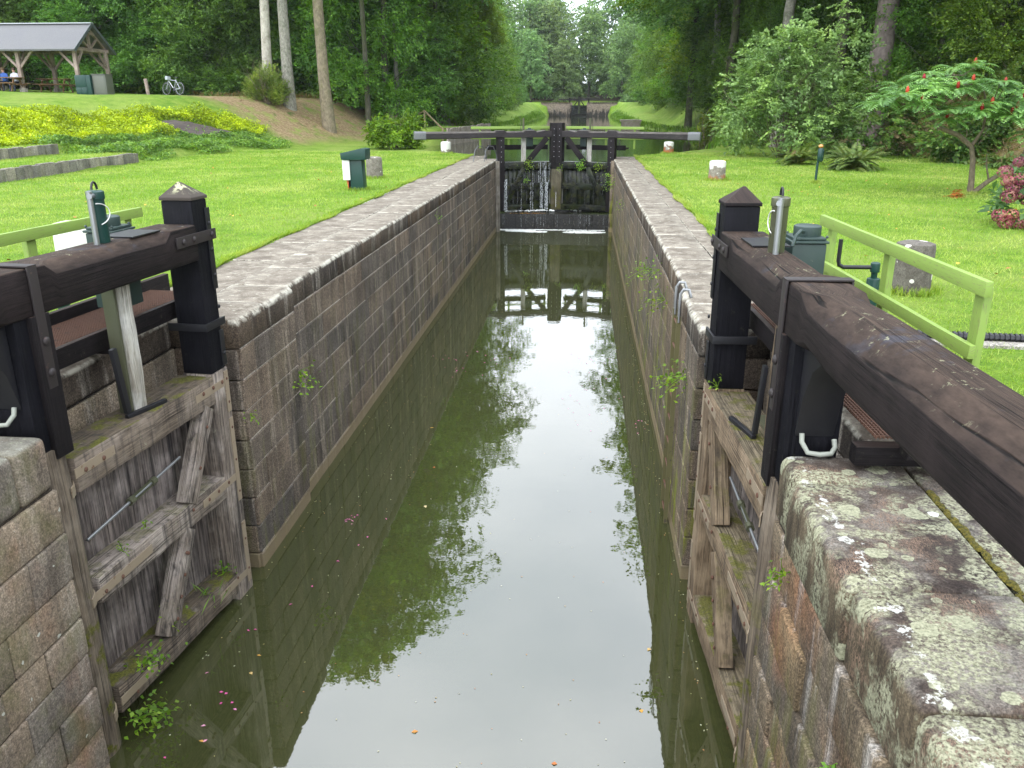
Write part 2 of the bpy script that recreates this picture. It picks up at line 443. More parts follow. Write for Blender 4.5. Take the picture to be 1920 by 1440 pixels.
class MB:
    def __init__(s, T=None):
        s.v, s.f, s.uv = [], [], []
        s.T = T if T else (lambda a: Vector(a))
    def add(s, vs, fs, uvs):
        k = len(s.v)
        s.v += [s.T(a) for a in vs]
        s.f += [[i + k for i in f] for f in fs]
        s.uv += uvs
    def loft(s, rings, caps=True):
        n = len(rings[0])
        vs = [Vector(p) for r in rings for p in r]
        o1, o2 = random.random() * 40, random.random() * 40
        per = [0.0]
        for j in range(n):
            per.append(per[-1] + (Vector(rings[0][(j + 1) % n]) - Vector(rings[0][j])).length)
        L = [0.0]
        for i in range(1, len(rings)):
            a = sum((Vector(p) for p in rings[i]), Vector()) / n
            b = sum((Vector(p) for p in rings[i - 1]), Vector()) / n
            L.append(L[-1] + (a - b).length)
        fs, uvs = [], []
        for i in range(len(rings) - 1):
            for j in range(n):
                k = (j + 1) % n
                fs.append([i * n + j, i * n + k, (i + 1) * n + k, (i + 1) * n + j])
                uvs.append([(o1 + L[i], o2 + per[j]), (o1 + L[i], o2 + per[j + 1]), (o1 + L[i + 1], o2 + per[j + 1]), (o1 + L[i + 1], o2 + per[j])])
        if caps:
            m = len(rings) - 1
            fs.append(list(range(n))[::-1])
            uvs.append([(o1 + 0.02 * j, o2 + per[j]) for j in range(n)][::-1])
            fs.append([m * n + j for j in range(n)])
            uvs.append([(o1 + L[-1] + 0.02 * j, o2 + per[j]) for j in range(n)])
        s.add(vs, fs, uvs)
        return s
    def bar(s, p0, p1, w, h, up=(0, 0, 1), seg=1, jit=0.0, w1=None, h1=None):
        p0, p1 = Vector(p0), Vector(p1)
        d = (p1 - p0).normalized()
        up = Vector(up)
        if abs(d.dot(up)) > 0.98:
            up = Vector((0, 1, 0)) if abs(d.y) < 0.9 else Vector((1, 0, 0))
        side = d.cross(up).normalized()
        u2 = side.cross(d)
        rings = []
        for i in range(seg + 1):
            t = i / seg
            c = p0.lerp(p1, t)
            a = (w + ((w1 if w1 else w) - w) * t) / 2
            b = (h + ((h1 if h1 else h) - h) * t) / 2
            rings.append([c + side * (x * a + random.uniform(-jit, jit)) + u2 * (y * b + random.uniform(-jit, jit)) for x, y in ((-1, -1), (1, -1), (1, 1), (-1, 1))])
        return s.loft(rings)
    def box(s, x0, x1, y0, y1, z0, z1, seg=1, jit=0.0):
        d = [abs(x1 - x0), abs(y1 - y0), abs(z1 - z0)]
        k = d.index(max(d))
        c = [(x0 + x1) / 2, (y0 + y1) / 2, (z0 + z1) / 2]
        a, b = list(c), list(c)
        a[k], b[k] = (x0, y0, z0)[k], (x1, y1, z1)[k]
        if k == 2:
            return s.bar(a, b, d[0], d[1], up=(0, 1, 0), seg=seg, jit=jit)
        return s.bar(a, b, d[1] if k == 0 else d[0], d[2], seg=seg, jit=jit)
    def tube(s, pts, r, n=8):
        pts = [Vector(p) for p in pts]
        rs = r if isinstance(r, (list, tuple)) else [r] * len(pts)
        d0 = (pts[1] - pts[0]).normalized()
        a = d0.orthogonal().normalized()
        rings = []
        for i, p in enumerate(pts):
            d = (pts[min(i + 1, len(pts) - 1)] - pts[max(i - 1, 0)]).normalized()
            a = (a - d * a.dot(d)).normalized()
            b = d.cross(a)
            rings.append([p + a * rs[i] * math.cos(2 * PI * j / n) + b * rs[i] * math.sin(2 * PI * j / n) for j in range(n)])
        return s.loft(rings)
    def lathe(s, prof, c=(0, 0), n=16):
        rings = [[(c[0] + r * math.cos(2 * PI * j / n), c[1] + r * math.sin(2 * PI * j / n), z) for j in range(n)] for r, z in prof]
        return s.loft(rings)
    def prism(s, poly, fn, a, b):
        return s.loft([[fn(x, y, a) for x, y in poly], [fn(x, y, b) for x, y in poly]])
    def ball(s, c, r, n=10, sq=(1, 1, 1)):
        rings = []
        for i in range(1, n // 2 + 1):
            t = PI * (i - 0.5) / (n // 2)
            rings.append([(c[0] + r * sq[0] * math.sin(t) * math.cos(2 * PI * j / n), c[1] + r * sq[1] * math.sin(t) * math.sin(2 * PI * j / n), c[2] - r * sq[2] * math.cos(t)) for j in range(n)])
        return s.loft(rings)
    def build(s, name, mat, parent=None, bevel=0.0, smooth=False, seg=2, recalc=True, ang=35):
        if parent is None:
            vs = np.array([list(a) for a in s.v])
            off = Vector(((vs[:, 0].min() + vs[:, 0].max()) / 2, (vs[:, 1].min() + vs[:, 1].max()) / 2, vs[:, 2].min()))
        else:
            off = wl(parent)
        me = bpy.data.meshes.new(name)
        me.from_pydata([tuple(a - off) for a in s.v], [], s.f)
        uvl = me.uv_layers.new(name='UVMap')
        flat = [c for f in s.uv for p in f for c in p]
        uvl.data.foreach_set('uv', flat)
        bm = bmesh.new()
        bm.from_mesh(me)
        if recalc:
            bmesh.ops.recalc_face_normals(bm, faces=bm.faces)
        if bevel:
            es = [e for e in bm.edges if len(e.link_faces) == 2 and e.calc_face_angle(0) > math.radians(ang)]
            bmesh.ops.bevel(bm, geom=es, offset=bevel, segments=seg, affect='EDGES', profile=0.6, clamp_overlap=True)
        bm.to_mesh(me)
        bm.free()
        if smooth or bevel:
            me.shade_smooth()
            me.set_sharp_from_angle(angle=math.radians(50))
        return link(name, me, mat, parent, off if parent is None else None)


def link(name, me, mat, parent=None, loc=None):
    o = bpy.data.objects.new(name, me)
    COL.objects.link(o)
    if mat is not None and not me.materials:
        me.materials.append(mat)
    if parent is not None:
        o.parent = parent
        WL[o.name] = wl(parent).copy()
    if loc is not None:
        o.location = loc
        WL[o.name] = wl(parent) + Vector(loc) if parent is not None else Vector(loc)
    return o


def tag(o, label=None, cat=None, group=None, kind=None):
    if label: o['label'] = label
    if cat: o['category'] = cat
    if group: o['group'] = group
    if kind: o['kind'] = kind
    return o


def thing(name, label, cat, loc=(0, 0, 0), group=None):
    o = bpy.data.objects.new(name, None)
    COL.objects.link(o)
    o.location = loc
    o.empty_display_size = 0.2
    WL[o.name] = Vector(loc)
    return tag(o, label, cat, group)


def dup(src, parent=None, loc=None, rotz=None, scale=None, label=None):
    c = src.copy()
    COL.objects.link(c)
    if parent is not None:
        c.parent = parent
    if loc is not None: c.location = loc
    if rotz is not None: c.rotation_euler[2] = rotz
    if scale is not None: c.scale = scale
    if label: c['label'] = label
    for ch in list(src.children):
        dup(ch, c)
    return c


def np_mesh(name, v, nf, mat, parent=None, k=4, smooth=False):
    """v: (nf*k,3) vertices, every k in a row make one face"""
    me = bpy.data.meshes.new(name)
    v = np.asarray(v, dtype=np.float32)
    off = wl(parent) if parent is not None else Vector((0, 0, 0))
    v = v - np.array(off, dtype=np.float32)
    me.vertices.add(len(v))
    me.vertices.foreach_set('co', v.ravel())
    me.loops.add(nf * k)
    me.loops.foreach_set('vertex_index', np.arange(nf * k, dtype=np.int32))
    me.polygons.add(nf)
    me.polygons.foreach_set('loop_start', np.arange(0, nf * k, k, dtype=np.int32))
    me.polygons.foreach_set('loop_total', np.full(nf, k, dtype=np.int32))
    me.update(calc_edges=True)
    return link(name, me, mat, parent)


def nrmz(a):
    return a / np.maximum(np.linalg.norm(a, axis=1, keepdims=True), 1e-9)


class LB:
    """a batch of leaves: centre, length direction, normal, length, width"""
    def __init__(s):
        s.c, s.d, s.n, s.L, s.W = [], [], [], [], []
    def add(s, c, d, n, L, W):
        c = np.atleast_2d(c)
        k = len(c)
        s.c.append(c)
        s.d.append(np.broadcast_to(np.atleast_2d(d), (k, 3)))
        s.n.append(np.broadcast_to(np.atleast_2d(n), (k, 3)))
        s.L.append(np.broadcast_to(L, (k,)))
        s.W.append(np.broadcast_to(W, (k,)))
    def verts(s, fold=0.12):
        c = np.concatenate(s.c); d = nrmz(np.concatenate(s.d).astype(float)); n = np.concatenate(s.n).astype(float)
        L = np.concatenate(s.L)[:, None]; W = np.concatenate(s.W)[:, None]
        side = nrmz(np.cross(d, n)); n = np.cross(side, d)
        v = np.stack([c - d * L / 2, c + side * W / 2 - d * L * 0.06 + n * W * fold, c + d * L / 2 - n * L * 0.1, c - side * W / 2 - d * L * 0.06 + n * W * fold], 1)
        return v.reshape(-1, 3), len(c)
    def build(s, name, mat, parent=None):
        v, k = s.verts()
        return np_mesh(name, v, k, mat, parent)


def rdir(k, rng=RNG):
    return nrmz(rng.normal(size=(k, 3)))


# ------------------------------------------------------------------ terrain
def sm(a, b, x):
    t = np.clip((x - a) / (b - a), 0, 1)
    return t * t * (3 - 2 * t)


def xb_l(y):
    return np.interp(y, [0, 23, 33, 40, 46, 52, 60, 140, 300], [-16.3, -16.5, -17.2, -16.6, -14.6, -12.6, -12.2, -11.5, -11])


def xb_r(y):
    return np.interp(y, [0, 15, 25, 34, 42, 50, 70, 150, 300], [15, 14.5, 14.3, 14.2, 13, 11.5, 10.5, 9.5, 9])


def ch_l(y):
    return np.interp(y, [37, 40, 44, 51, 60, 60.5, 80, 103, 180, 208, 212], [-3.6, -6.0, -8.0, -8.2, -6.6, -8.9, -9.0, -7.6, -8.5, -8.5, -8.4])


def ch_r(y):
    return np.interp(y, [37, 45, 60, 75, 104, 180, 208, 212], [1.4, 6, 8.5, 6.8, 4.9, 5.2, 5.6, 5.6])


ZU = 2.68


def terrain(x, y):
    x = np.asarray(x, float); y = np.asarray(y, float)
    bump = 0.05 * np.sin(x * 0.7 + y * 0.31) * np.sin(y * 0.43 - x * 0.2)
    z = np.full(np.broadcast(x, y).shape, 2.83) + 0.4 * bump * sm(6, 9, np.abs(x + 1.2))
    # left: steps and planted bank near, plain bank further on
    xb = xb_l(y)
    near = 0.33 * sm(0.0, -0.25, x - xb) + 0.33 * sm(-2.9, -3.15, x - xb) + 1.3 * sm(-4.0, -9, x - xb) + 0.35 * sm(-8, -13, x - xb)
    far = 2.5 * sm(0.3, -6.2, x - xb)
    k = sm(36, 43, y)
    zl = near * (1 - k) + far * k + 0.035 * np.maximum(0, -12 - (x - xb)) + 0.15 * sm(-4, -9, x - xb)
    zl = zl + 0.15 * sm(-2, 0, xb - 0 - x) * 0
    # right: bank then wooded hill
    xr = xb_r(y)
    zr = 2.6 * sm(0, 4.2, x - xr) + 0.30 * np.maximum(0, x - xr - 3.0)
    z = z + np.where(x < -1, zl, zr)
    # rise to the upper lock
    r = np.clip((y - 105) / 102, 0, 1) ** 1.15
    up = 3.04 * r
    edge = np.where(x < -1.2, ch_l(y) - x, x - ch_r(y))
    z = np.where(y > 120, np.maximum(z, 2.83 + up * sm(0.0, 6.0 - 1.5 * sm(195, 209, y), edge)), z)
    z = np.where(y > 212, np.maximum(z, 5.87), z)
    z = z + np.where(y > 225, 0.05 * (y - 225), 0) * sm(225, 260, y)
    z = z + 0.75 * sm(49.5, 51, y) * sm(62, 60.5, y) * sm(-12.5, -10.5, x) * (x < -1)
    # canal bed
    inch = sm(0.9, -0.3, edge) * sm(36.6, 37.6, y) * sm(213.8, 213.1, y)
    inch = np.maximum(inch, sm(2.6, 2.3, np.abs(x + 1.37)) * sm(212, 213, y) * sm(236, 234, y))
    z = z * (1 - inch) + 1.2 * inch
    return z


def make_ground():
    xs = np.unique(np.concatenate([np.arange(-170, -42, 4.0), np.arange(-42, -14, 0.5), np.arange(-14, 16, 0.4), np.arange(16, 40, 0.8), np.arange(40, 171, 4.0), [-4.85, 2.2, 2.88, -4.98]]))
    ys = np.unique(np.concatenate([np.arange(-24, 4, 2.0), np.arange(4, 20, 1.0), np.arange(20, 62, 0.5), np.arange(62, 130, 1.5), np.arange(130, 216, 1.5), np.arange(216, 420, 6.0), [4.66, 37.3, 213.05, 213.85]]))
    X, Y = np.meshgrid(xs, ys, indexing='ij')
    Z = terrain(X, Y)
    idx = np.arange(X.size).reshape(X.shape)
    v = np.stack([X, Y, Z], -1).reshape(-1, 3)
    a, b, c, d = idx[:-1, :-1], idx[1:, :-1], idx[1:, 1:], idx[:-1, 1:]
    xc = (X[:-1, :-1] + X[1:, 1:]) / 2; yc = (Y[:-1, :-1] + Y[1:, 1:]) / 2
    keep = ~((xc > -4.85) & (xc < 2.2) & (yc < 37.3))
    keep &= ~((xc > -4.98) & (xc < 2.88) & (yc < 4.66))
    f = np.stack([a, b, c, d], -1)[keep]
    me = bpy.data.meshes.new('ground')
    me.from_pydata(v.tolist(), [], f.tolist())
    xb, xr = xb_l(v[:, 1]), xb_r(v[:, 1])
    x, y = v[:, 0], v[:, 1]
    wob = 1.2 * np.sin(y * 0.55) + 0.8 * np.sin(y * 1.7 + x)
    dry = sm(0.4, -1.5, x - xb + 0.2 * wob) * sm(-8.5, -6.5, x - xb + 0.3 * wob) * sm(44, 46, y) * sm(110, 90, y)
    dryr = sm(-0.3, 0.8, x - xr) * sm(6, 3.5, x - xr) * sm(50, 44, y)
    forest = np.maximum(sm(-7.2, -9.5, x - xb + 0.3 * wob) * sm(54, 58, y + 0.25 * (x + 14)), sm(3.0, 5.0, x - xr))
    forest = np.maximum(forest, sm(238, 247, y))
    for nm, a_ in (('dry', np.maximum(dry, dryr * 0.9)), ('forest', forest)):
        at = me.attributes.new(nm, 'FLOAT', 'POINT')
        at.data.foreach_set('value', a_.astype(np.float32))
    me.shade_smooth()
    s = S('lawn')
    p = s.pos()
    n0 = s.noise(p, 0.35, 3, 0.6)
    n1 = s.noise(p, 2.3, 4, 0.65)
    n2 = s.noise(p, 38, 3, 0.75)
    c = s.mix(s.step(n1, 0.34, 0.66), (0.095, 0.20, 0.016), (0.20, 0.30, 0.04))
    c = s.mix(s.m('MULTIPLY', s.step(n0, 0.45, 0.68), 0.65), c, (0.26, 0.32, 0.075))
    c = s.mix(s.m('MULTIPLY', s.step(s.noise(s.map(p, (1, 1, 1), (30, 4, 0)), 0.9, 4, 0.65), 0.62, 0.75), 0.4), c, (0.27, 0.25, 0.09))
    c = s.mix(0.8, c, s.ramp(n2, [(0.3, 0.45), (0.5, 1.0), (0.72, 1.5)]), 'MULTIPLY')
    dryc = s.mix(s.step(s.noise(p, 7, 4, 0.7), 0.35, 0.65), (0.19, 0.125, 0.065), (0.37, 0.285, 0.165))
    dryc = s.mix(s.step(s.noise(p, 1.6, 4, 0.65), 0.58, 0.68), dryc, (0.11, 0.16, 0.04))
    dm = s.m('MULTIPLY', s.attr('dry'), s.step(s.noise(p, 1.0, 4, 0.65), 0.28, 0.5))
    c = s.mix(dm, c, dryc)
    c = s.mix(s.attr('forest'), c, s.mix(n2, (0.022, 0.016, 0.009), (0.06, 0.042, 0.022)))
    s.set(Base_Color=c, Roughness=0.9)
    s.b.inputs['Specular IOR Level'].default_value = 0.15
    s.bump(s.m('ADD', n2, s.noise(p, 120, 2, 0.7)), 0.8, 0.03)
    return tag(link('ground', me, s.mat), 'sloping mown grass lawn and wooded banks around the lock', None, None, 'structure')


make_ground()


# ------------------------------------------------------------------ water
def m_water(name, body, ior, rough, sc):
    s = S(name)
    p = s.pos()
    n = s.noise(p, sc, 3, 0.5)
    s.set(Base_Color=s.mix(s.noise(p, 0.6, 3), body, tuple(x * 1.25 for x in body)), Roughness=rough, IOR=ior)
    s.bump(n, 0.012, 0.05)
    return s.mat


M['water'] = m_water('murky_water', (0.035, 0.039, 0.014), 2.15, 0.012, 5.0)
M['water_up'] = m_water('pound_water', (0.018, 0.024, 0.008), 1.42, 0.05, 3.0)


def sheet(name, pts, z, mat):
    me = bpy.data.meshes.new(name)
    me.from_pydata([(x, y, z) for x, y in pts], [], [list(range(len(pts)))])
    me.update()
    if me.polygons[0].normal.z < 0:
        me.flip_normals()
    return link(name, me, mat)


tag(sheet('canal_water', [(-5, -24), (3, -24), (3, 35.0), (-5, 35.0)], 0.0, M['water']), 'still green murky water in the lock chamber', None, None, 'structure')
yy = [36.0, 40, 44, 51, 60, 60.5, 75, 80, 103, 130, 180, 208, 213.5]
tag(sheet('upper_pound_water', [(float(ch_l(y)) - 1.6, y) for y in yy] + [(float(ch_r(y)) + 1.6, y) for y in yy[::-1]], ZU, M['water_up']), 'dark calm water of the pound above the lock', None, None, 'structure')
# bed and back fill so nothing floats over a void
mb = MB()
mb.box(-6, 4, -26, 36, -1.6, -1.3)
tag(mb.build('canal_bed', M['mortar_dark']), 'stone bed of the lock', None, None, 'structure')

# ------------------------------------------------------------------ lock walls, stone by stone
SM = {}


def stone_mesh(dx, dy, dz, mat, var=0, bev=0.014, seg=1, front=0, rad=0.06):
    key = (round(dx, 2), round(dy, 2), round(dz, 3), mat.name, var, bev, front, rad)
    if key in SM:
        return SM[key]
    rr = random.Random(repr(key))
    bm = bmesh.new()
    bmesh.ops.create_cube(bm, size=1)
    for v in bm.verts:
        v.co = Vector((v.co.x * dx + rr.uniform(-.006, .006), v.co.y * dy + rr.uniform(-.004, .004), v.co.z * dz + rr.uniform(-.005, .005)))
    if front:
        es = [e for e in bm.edges if all(v.co.x * front > 0 and v.co.z > 0 for v in e.verts)]
        bmesh.ops.subdivide_edges(bm, edges=[e for e in bm.edges if abs(e.verts[0].co.y - e.verts[1].co.y) > dy * .5], cuts=5 if dy > 0.6 else 1, use_grid_fill=True)
        es = [e for e in bm.edges if all(v.co.x * front > dx * .4 and v.co.z > dz * .3 for v in e.verts) and abs(e.verts[0].co.y - e.verts[1].co.y) > 0.01]
        for v in {v for e in es for v in e.verts}:
            v.co += Vector((rr.uniform(-.006, .003) * front, 0, rr.uniform(-.005, .002)))
        bmesh.ops.bevel(bm, geom=es, offset=rad, segments=3, affect='EDGES', profile=0.5)
        es = [e for e in bm.edges if len(e.link_faces) == 2 and e.calc_face_angle(0) > 0.9]
        bmesh.ops.bevel(bm, geom=es, offset=bev, segments=1, affect='EDGES', profile=0.6)
    else:
        bmesh.ops.bevel(bm, geom=list(bm.edges), offset=bev, segments=seg, affect='EDGES', profile=0.6)
    me = bpy.data.meshes.new('stone')
    bm.to_mesh(me)
    bm.free()
    me.materials.append(mat)
    if seg > 1 or front:
        me.shade_smooth()
        me.set_sharp_from_angle(angle=math.radians(60))
    SM[key] = me
    return me


def stone(parent, x0, x1, y0, y1, z0, z1, mat, bev=0.014, seg=1, name='stone', gap=0.005, front=0, rad=0.06):
    dx, dy, dz = x1 - x0, y1 - y0 - 1.2 * gap, z1 - z0 - 2.2 * gap
    me = stone_mesh(dx, dy, dz, mat, random.randint(0, 1), bev, seg, front, rad)
    o = bpy.data.objects.new(name, me)
    COL.objects.link(o)
    o.parent = parent
    o.location = Vector(((x0 + x1) / 2, (y0 + y1) / 2, (z0 + z1) / 2)) - wl(parent)
    return o


def courses(parent, face, inward, y0, y1, zs, mat, lens=(0.55, 0.7, 0.85, 1.0), depth=0.30, off=0.0, top=None):
    """stones in courses along Y with their face at x=face, body towards `inward`"""
    for i in range(len(zs) - 1):
        y = y0
        first = True
        while y < y1 - 0.01:
            L = random.choice(lens)
            if first and i % 2:
                L = lens[0] * 0.7
            first = False
            if y1 - (y + L) < 0.3:
                L = y1 - y
            pr = random.uniform(0, 0.005)
            a = face - inward * pr
            b = face + inward * depth
            stone(parent, min(a, b), max(a, b), y, y + L, zs[i], zs[i + 1], mat, 0.009)
            y += L


def coping(parent, xa, xb, y0, y1, z0, z1, mat, L=1.25, bev=0.06, name='coping_stone', front=0):
    y = y0
    while y < y1 - 0.01:
        l = L * random.uniform(0.85, 1.15)
        l = round(l, 1)
        if y1 - (y + l) < 0.5:
            l = y1 - y
        stone(parent, xa, xb, y, y + l, z0, z1 + random.uniform(-.008, .008), mat, 0.014 if front else bev, 3, name, 0.007, front, bev)
        y += l


XL, XR, ZC = -3.5, 1.25, 2.85
M['pier_clean'] = m_granite('recess_granite', (0.12, 0.098, 0.075), (0.23, 0.19, 0.145), (0.42, 0.39, 0.35), streak=0.55, tan=False, lich=0.6, green=0.15)
lw = thing('lock_wall', 'long stone lock wall streaked brown, below the lawn with the picnic shelter', 'lock wall', (-3.9, 20, 0))
hz = [-0.16 + 0.336 * i for i in range(9)]     # up to 2.528
# main run with two upright slots
for ya, yb in ((9.39, 21.2), (21.235, 29.0), (29.03, 34.2)):
    courses(lw, XL, -1, ya, yb, hz, M['stone'], (0.8, 1.0, 1.25, 1.55))
courses(lw, XL + 0.07, -1, 7.72, 9.38, hz, M['stone'], (0.55, 0.7))
mb = MB()
mb.box(XL - 0.32, XL - 0.009, 9.36, 34.2, -0.4, 2.53)
mb.box(XL - 0.32, XL + 0.061, 7.76, 9.36, -0.4, 2.53)
mb.build('mortar', M['mortar'], lw)
coping(lw, XL - 0.66, XL, 9.39, 34.5, 2.53, ZC, M['coping'], 1.2, front=1)
coping(lw, XL - 0.66, XL + 0.075, 7.70, 9.385, 2.53, ZC + 0.002, M['coping'], 0.85, 0.08, front=1)
coping(lw, -4.86, XL - 0.663, 7.70, 36.6, 2.5, ZC - 0.004, M['coping'], 1.6, 0.02)
# gate recess
courses(lw, -4.12, -1, 4.70, 7.72, [-0.2, 0.35, 0.9, 1.42, 1.95, 2.528], M['pier_clean'], (0.8, 1.0, 1.2))
coping(lw, -4.86, -4.12, 4.72, 7.69, 2.53, ZC - 0.01, M['coping'], 1.0, 0.05)
mb = MB()
mb.box(-4.44, -4.14, 4.70, 7.75, -0.4, 2.53)
mb.box(-4.2, XL - 0.3, 7.74, 7.9, -0.4, 2.53)
mb.build('mortar', M['mortar_dark'], lw)
# return face of the recess (facing the camera)
for i in range(8):
    for xa, xb in ((-4.12, -3.80), (-3.80, -3.46)):
        stone(lw, xa, xb, 7.70, 7.74, hz[i], hz[i + 1], M['stone'])

rw = thing('lock_wall', 'mossy stone lock wall with weeds in its joints, below the lawn with the sumac', 'lock wall', (1.7, 20, 0))
for ya, yb in ((9.5, 17.3), (17.34, 25.0), (25.03, 34.2)):
    courses(rw, XR, 1, ya, yb, hz, M['stone_mossy'], (0.8, 1.0, 1.25, 1.55))
courses(rw, XR - 0.07, 1, 7.85, 9.49, hz, M['stone_mossy'], (0.55, 0.7))
mb = MB()
mb.box(XR + 0.009, XR + 0.32, 9.46, 34.2, -0.4, 2.53)
mb.box(XR - 0.061, XR + 0.32, 7.9, 9.46, -0.4, 2.53)
mb.build('mortar', M['mortar'], rw)
coping(rw, XR, XR + 0.62, 9.5, 36.6, 2.53, ZC, M['coping'], 1.2, front=-1)
coping(rw, XR - 0.075, XR + 0.62, 7.83, 9.495, 2.53, ZC + 0.002, M['coping'], 0.85, 0.08, front=-1)
coping(rw, XR + 0.623, XR + 0.97, 7.83, 36.6, 2.5, ZC - 0.004, M['coping'], 1.6, 0.012)
courses(rw, 1.86, 1, 4.70, 7.85, [-0.2, 0.35, 0.9, 1.42, 1.95, 2.528], M['pier_clean'], (0.8, 1.0, 1.2))
coping(rw, 1.86, 2.45, 4.72, 7.82, 2.53, ZC - 0.01, M['coping'], 1.0, 0.05)
mb = MB()
mb.box(1.88, 2.2, 4.70, 7.85, -0.4, 2.53)
mb.box(XR + 0.3, 1.95, 7.89, 8.0, -0.4, 2.53)
mb.build('mortar', M['mortar_dark'], rw)
for i in range(8):
    for xa, xb in ((1.21, 1.52), (1.52, 1.86)):
        stone(rw, xa, xb, 7.85, 7.89, hz[i], hz[i + 1], M['stone'])

# near piers beside the gates (hollow quoins)
pl = thing('quoin_pier', 'rough rust-stained granite pier of big blocks below the silvery open gate', 'stone pier', (-4.0, 3.0, 0))
pz = [-0.4, 0.1, 0.46, 0.80, 1.10, 1.40, 1.72, 2.08, 2.42]
for i in range(8):
    y = 4.74
    k = 0
    while y > -0.6:
        L = (0.62, 0.42, 0.75, 0.55)[(k + i) % 4] if k else (0.42, 0.7)[i % 2]
        me_bev = 0.014
        stone(pl, -3.95, XL + random.uniform(-0.012, 0.012), y - L, y, pz[i], pz[i + 1], M['pier'], me_bev, 2, 'stone', 0.004)
        y -= L
        k += 1
y = 4.72
for L in (0.33, 0.55, 0.8, 0.9, 0.9, 0.9):
    stone(pl, -4.2, XL + 0.01, y - L, y, 2.42, 2.82, M['pier_top'], 0.06, 3, 'coping_stone', 0.006)
    stone(pl, -5.0, -4.21, y - L, y, 2.42, 2.80, M['coping'], 0.03, 2, 'coping_stone', 0.006)
    y -= L
mb = MB()
mb.box(-4.1, -3.52, -1, 4.72, -0.6, 2.44)
mb.box(-5.0, -4.05, -1, 4.73, -0.6, 2.42)
mb.build('mortar', M['mortar_dark'], pl)

pr = thing('quoin_pier', 'granite pier topped with pale lichen-crusted slabs, under the great balance beam', 'stone pier', (2.0, 2.6, 0))
for i in range(8):
    y = 4.72
    k = 0
    while y > -0.6:
        L = (0.7, 0.5, 0.62, 0.8)[(k * 3 + i) % 4] if k else (0.45, 0.8)[i % 2]
        stone(pr, XR + random.uniform(-0.03, 0.012), 1.75, y - L, y, pz[i], pz[i + 1], M['pier_dark'], 0.02, 2, 'stone', 0.004)
        y -= L
        k += 1
ys_ = [4.76, 4.38, 3.28, 2.5, 1.5, 0.6, -0.4]
for a, b in zip(ys_, ys_[1:]):
    stone(pr, XR + (0.02 if a > 4.5 else random.uniform(-0.02, 0.005)), 1.965, b, a, 2.42, 2.84 + random.uniform(-.008, .008), M['slab'], 0.02, 4, 'coping_stone', 0.006, -1, 0.06)
ys_ = [4.70, 3.62, 2.5, 1.2, -0.4]
for a, b in zip(ys_, ys_[1:]):
    stone(pr, 1.985, 2.9, b, a, 2.42, 2.835, M['slab'], 0.03, 2, 'coping_stone', 0.006)
mb = MB()
mb.box(XR + 0.03, 2.9, -1, 4.66, -0.6, 2.44)
mb.build('mortar', M['mortar_dark'], pr)
mb = MB()
for k in range(60):
    y = 4.3 - k * 0.032
    mb.ball((1.975 + random.uniform(-.012, .012), y, 2.828), random.uniform(0.014, 0.028), 6, (1, 1.4, 0.6))
s = S('moss')
s.set(Base_Color=s.ramp(s.noise(s.pos(), 60, 3), [(0.35, (0.045, 0.045, 0.006)), (0.65, (0.15, 0.12, 0.012))]), Roughness=1.0)
s.bump(s.noise(s.pos(), 150, 2), 1, 0.01)
M['moss'] = s.mat
tag(mb.build('moss', M['moss'], pr, smooth=True), kind='stuff')

# lawn strip outside piers sits on ground sheet; fill between slab and lawn
# breast wall under the far gate
bw = thing('breast_wall', 'low wet black breast wall with a ledge under the closed gate', 'wall', (-1.1, 34.9, 0))
s = S('wet_stone')
p = s.pos()
c = s.mix(s.noise(p, 3, 4), (0.003, 0.003, 0.0025), (0.010, 0.009, 0.007))
gl = s.step(s.noise(s.map(p, (1, 1, 0.7)), 17, 3, 0.75), 0.60, 0.66)  # wet sparkle painted as pale specks in the base colour
c = s.mix(s.m('MULTIPLY', gl, 0.65), c, (0.16, 0.15, 0.11))
s.set(Base_Color=c, Roughness=0.18)
s.bump(s.noise(p, 12, 4, 0.7), 1.0, 0.05)
M['wet_stone'] = s.mat
for i, (xa, xb) in enumerate(((-3.5, -2.75), (-2.745, -1.95), (-1.945, -1.15), (-1.145, -0.35), (-0.345, 0.45), (0.455, 1.25))):
    stone(bw, xa, xb, 34.42, 35.4, -0.4, 0.62, M['wet_stone'], 0.02, 2)
    stone(bw, xa, xb, 35.405, 36.4, -0.4, 0.72, M['wet_stone'], 0.02, 2)

# ------------------------------------------------------------------ open tail gates
def rivet_row(mb, pts, r=0.018, ax='t'):
    for a in pts:
        mb.ball(a, r, 8, (1, 0.6, 1) if ax == 't' else (1, 1, 0.6))


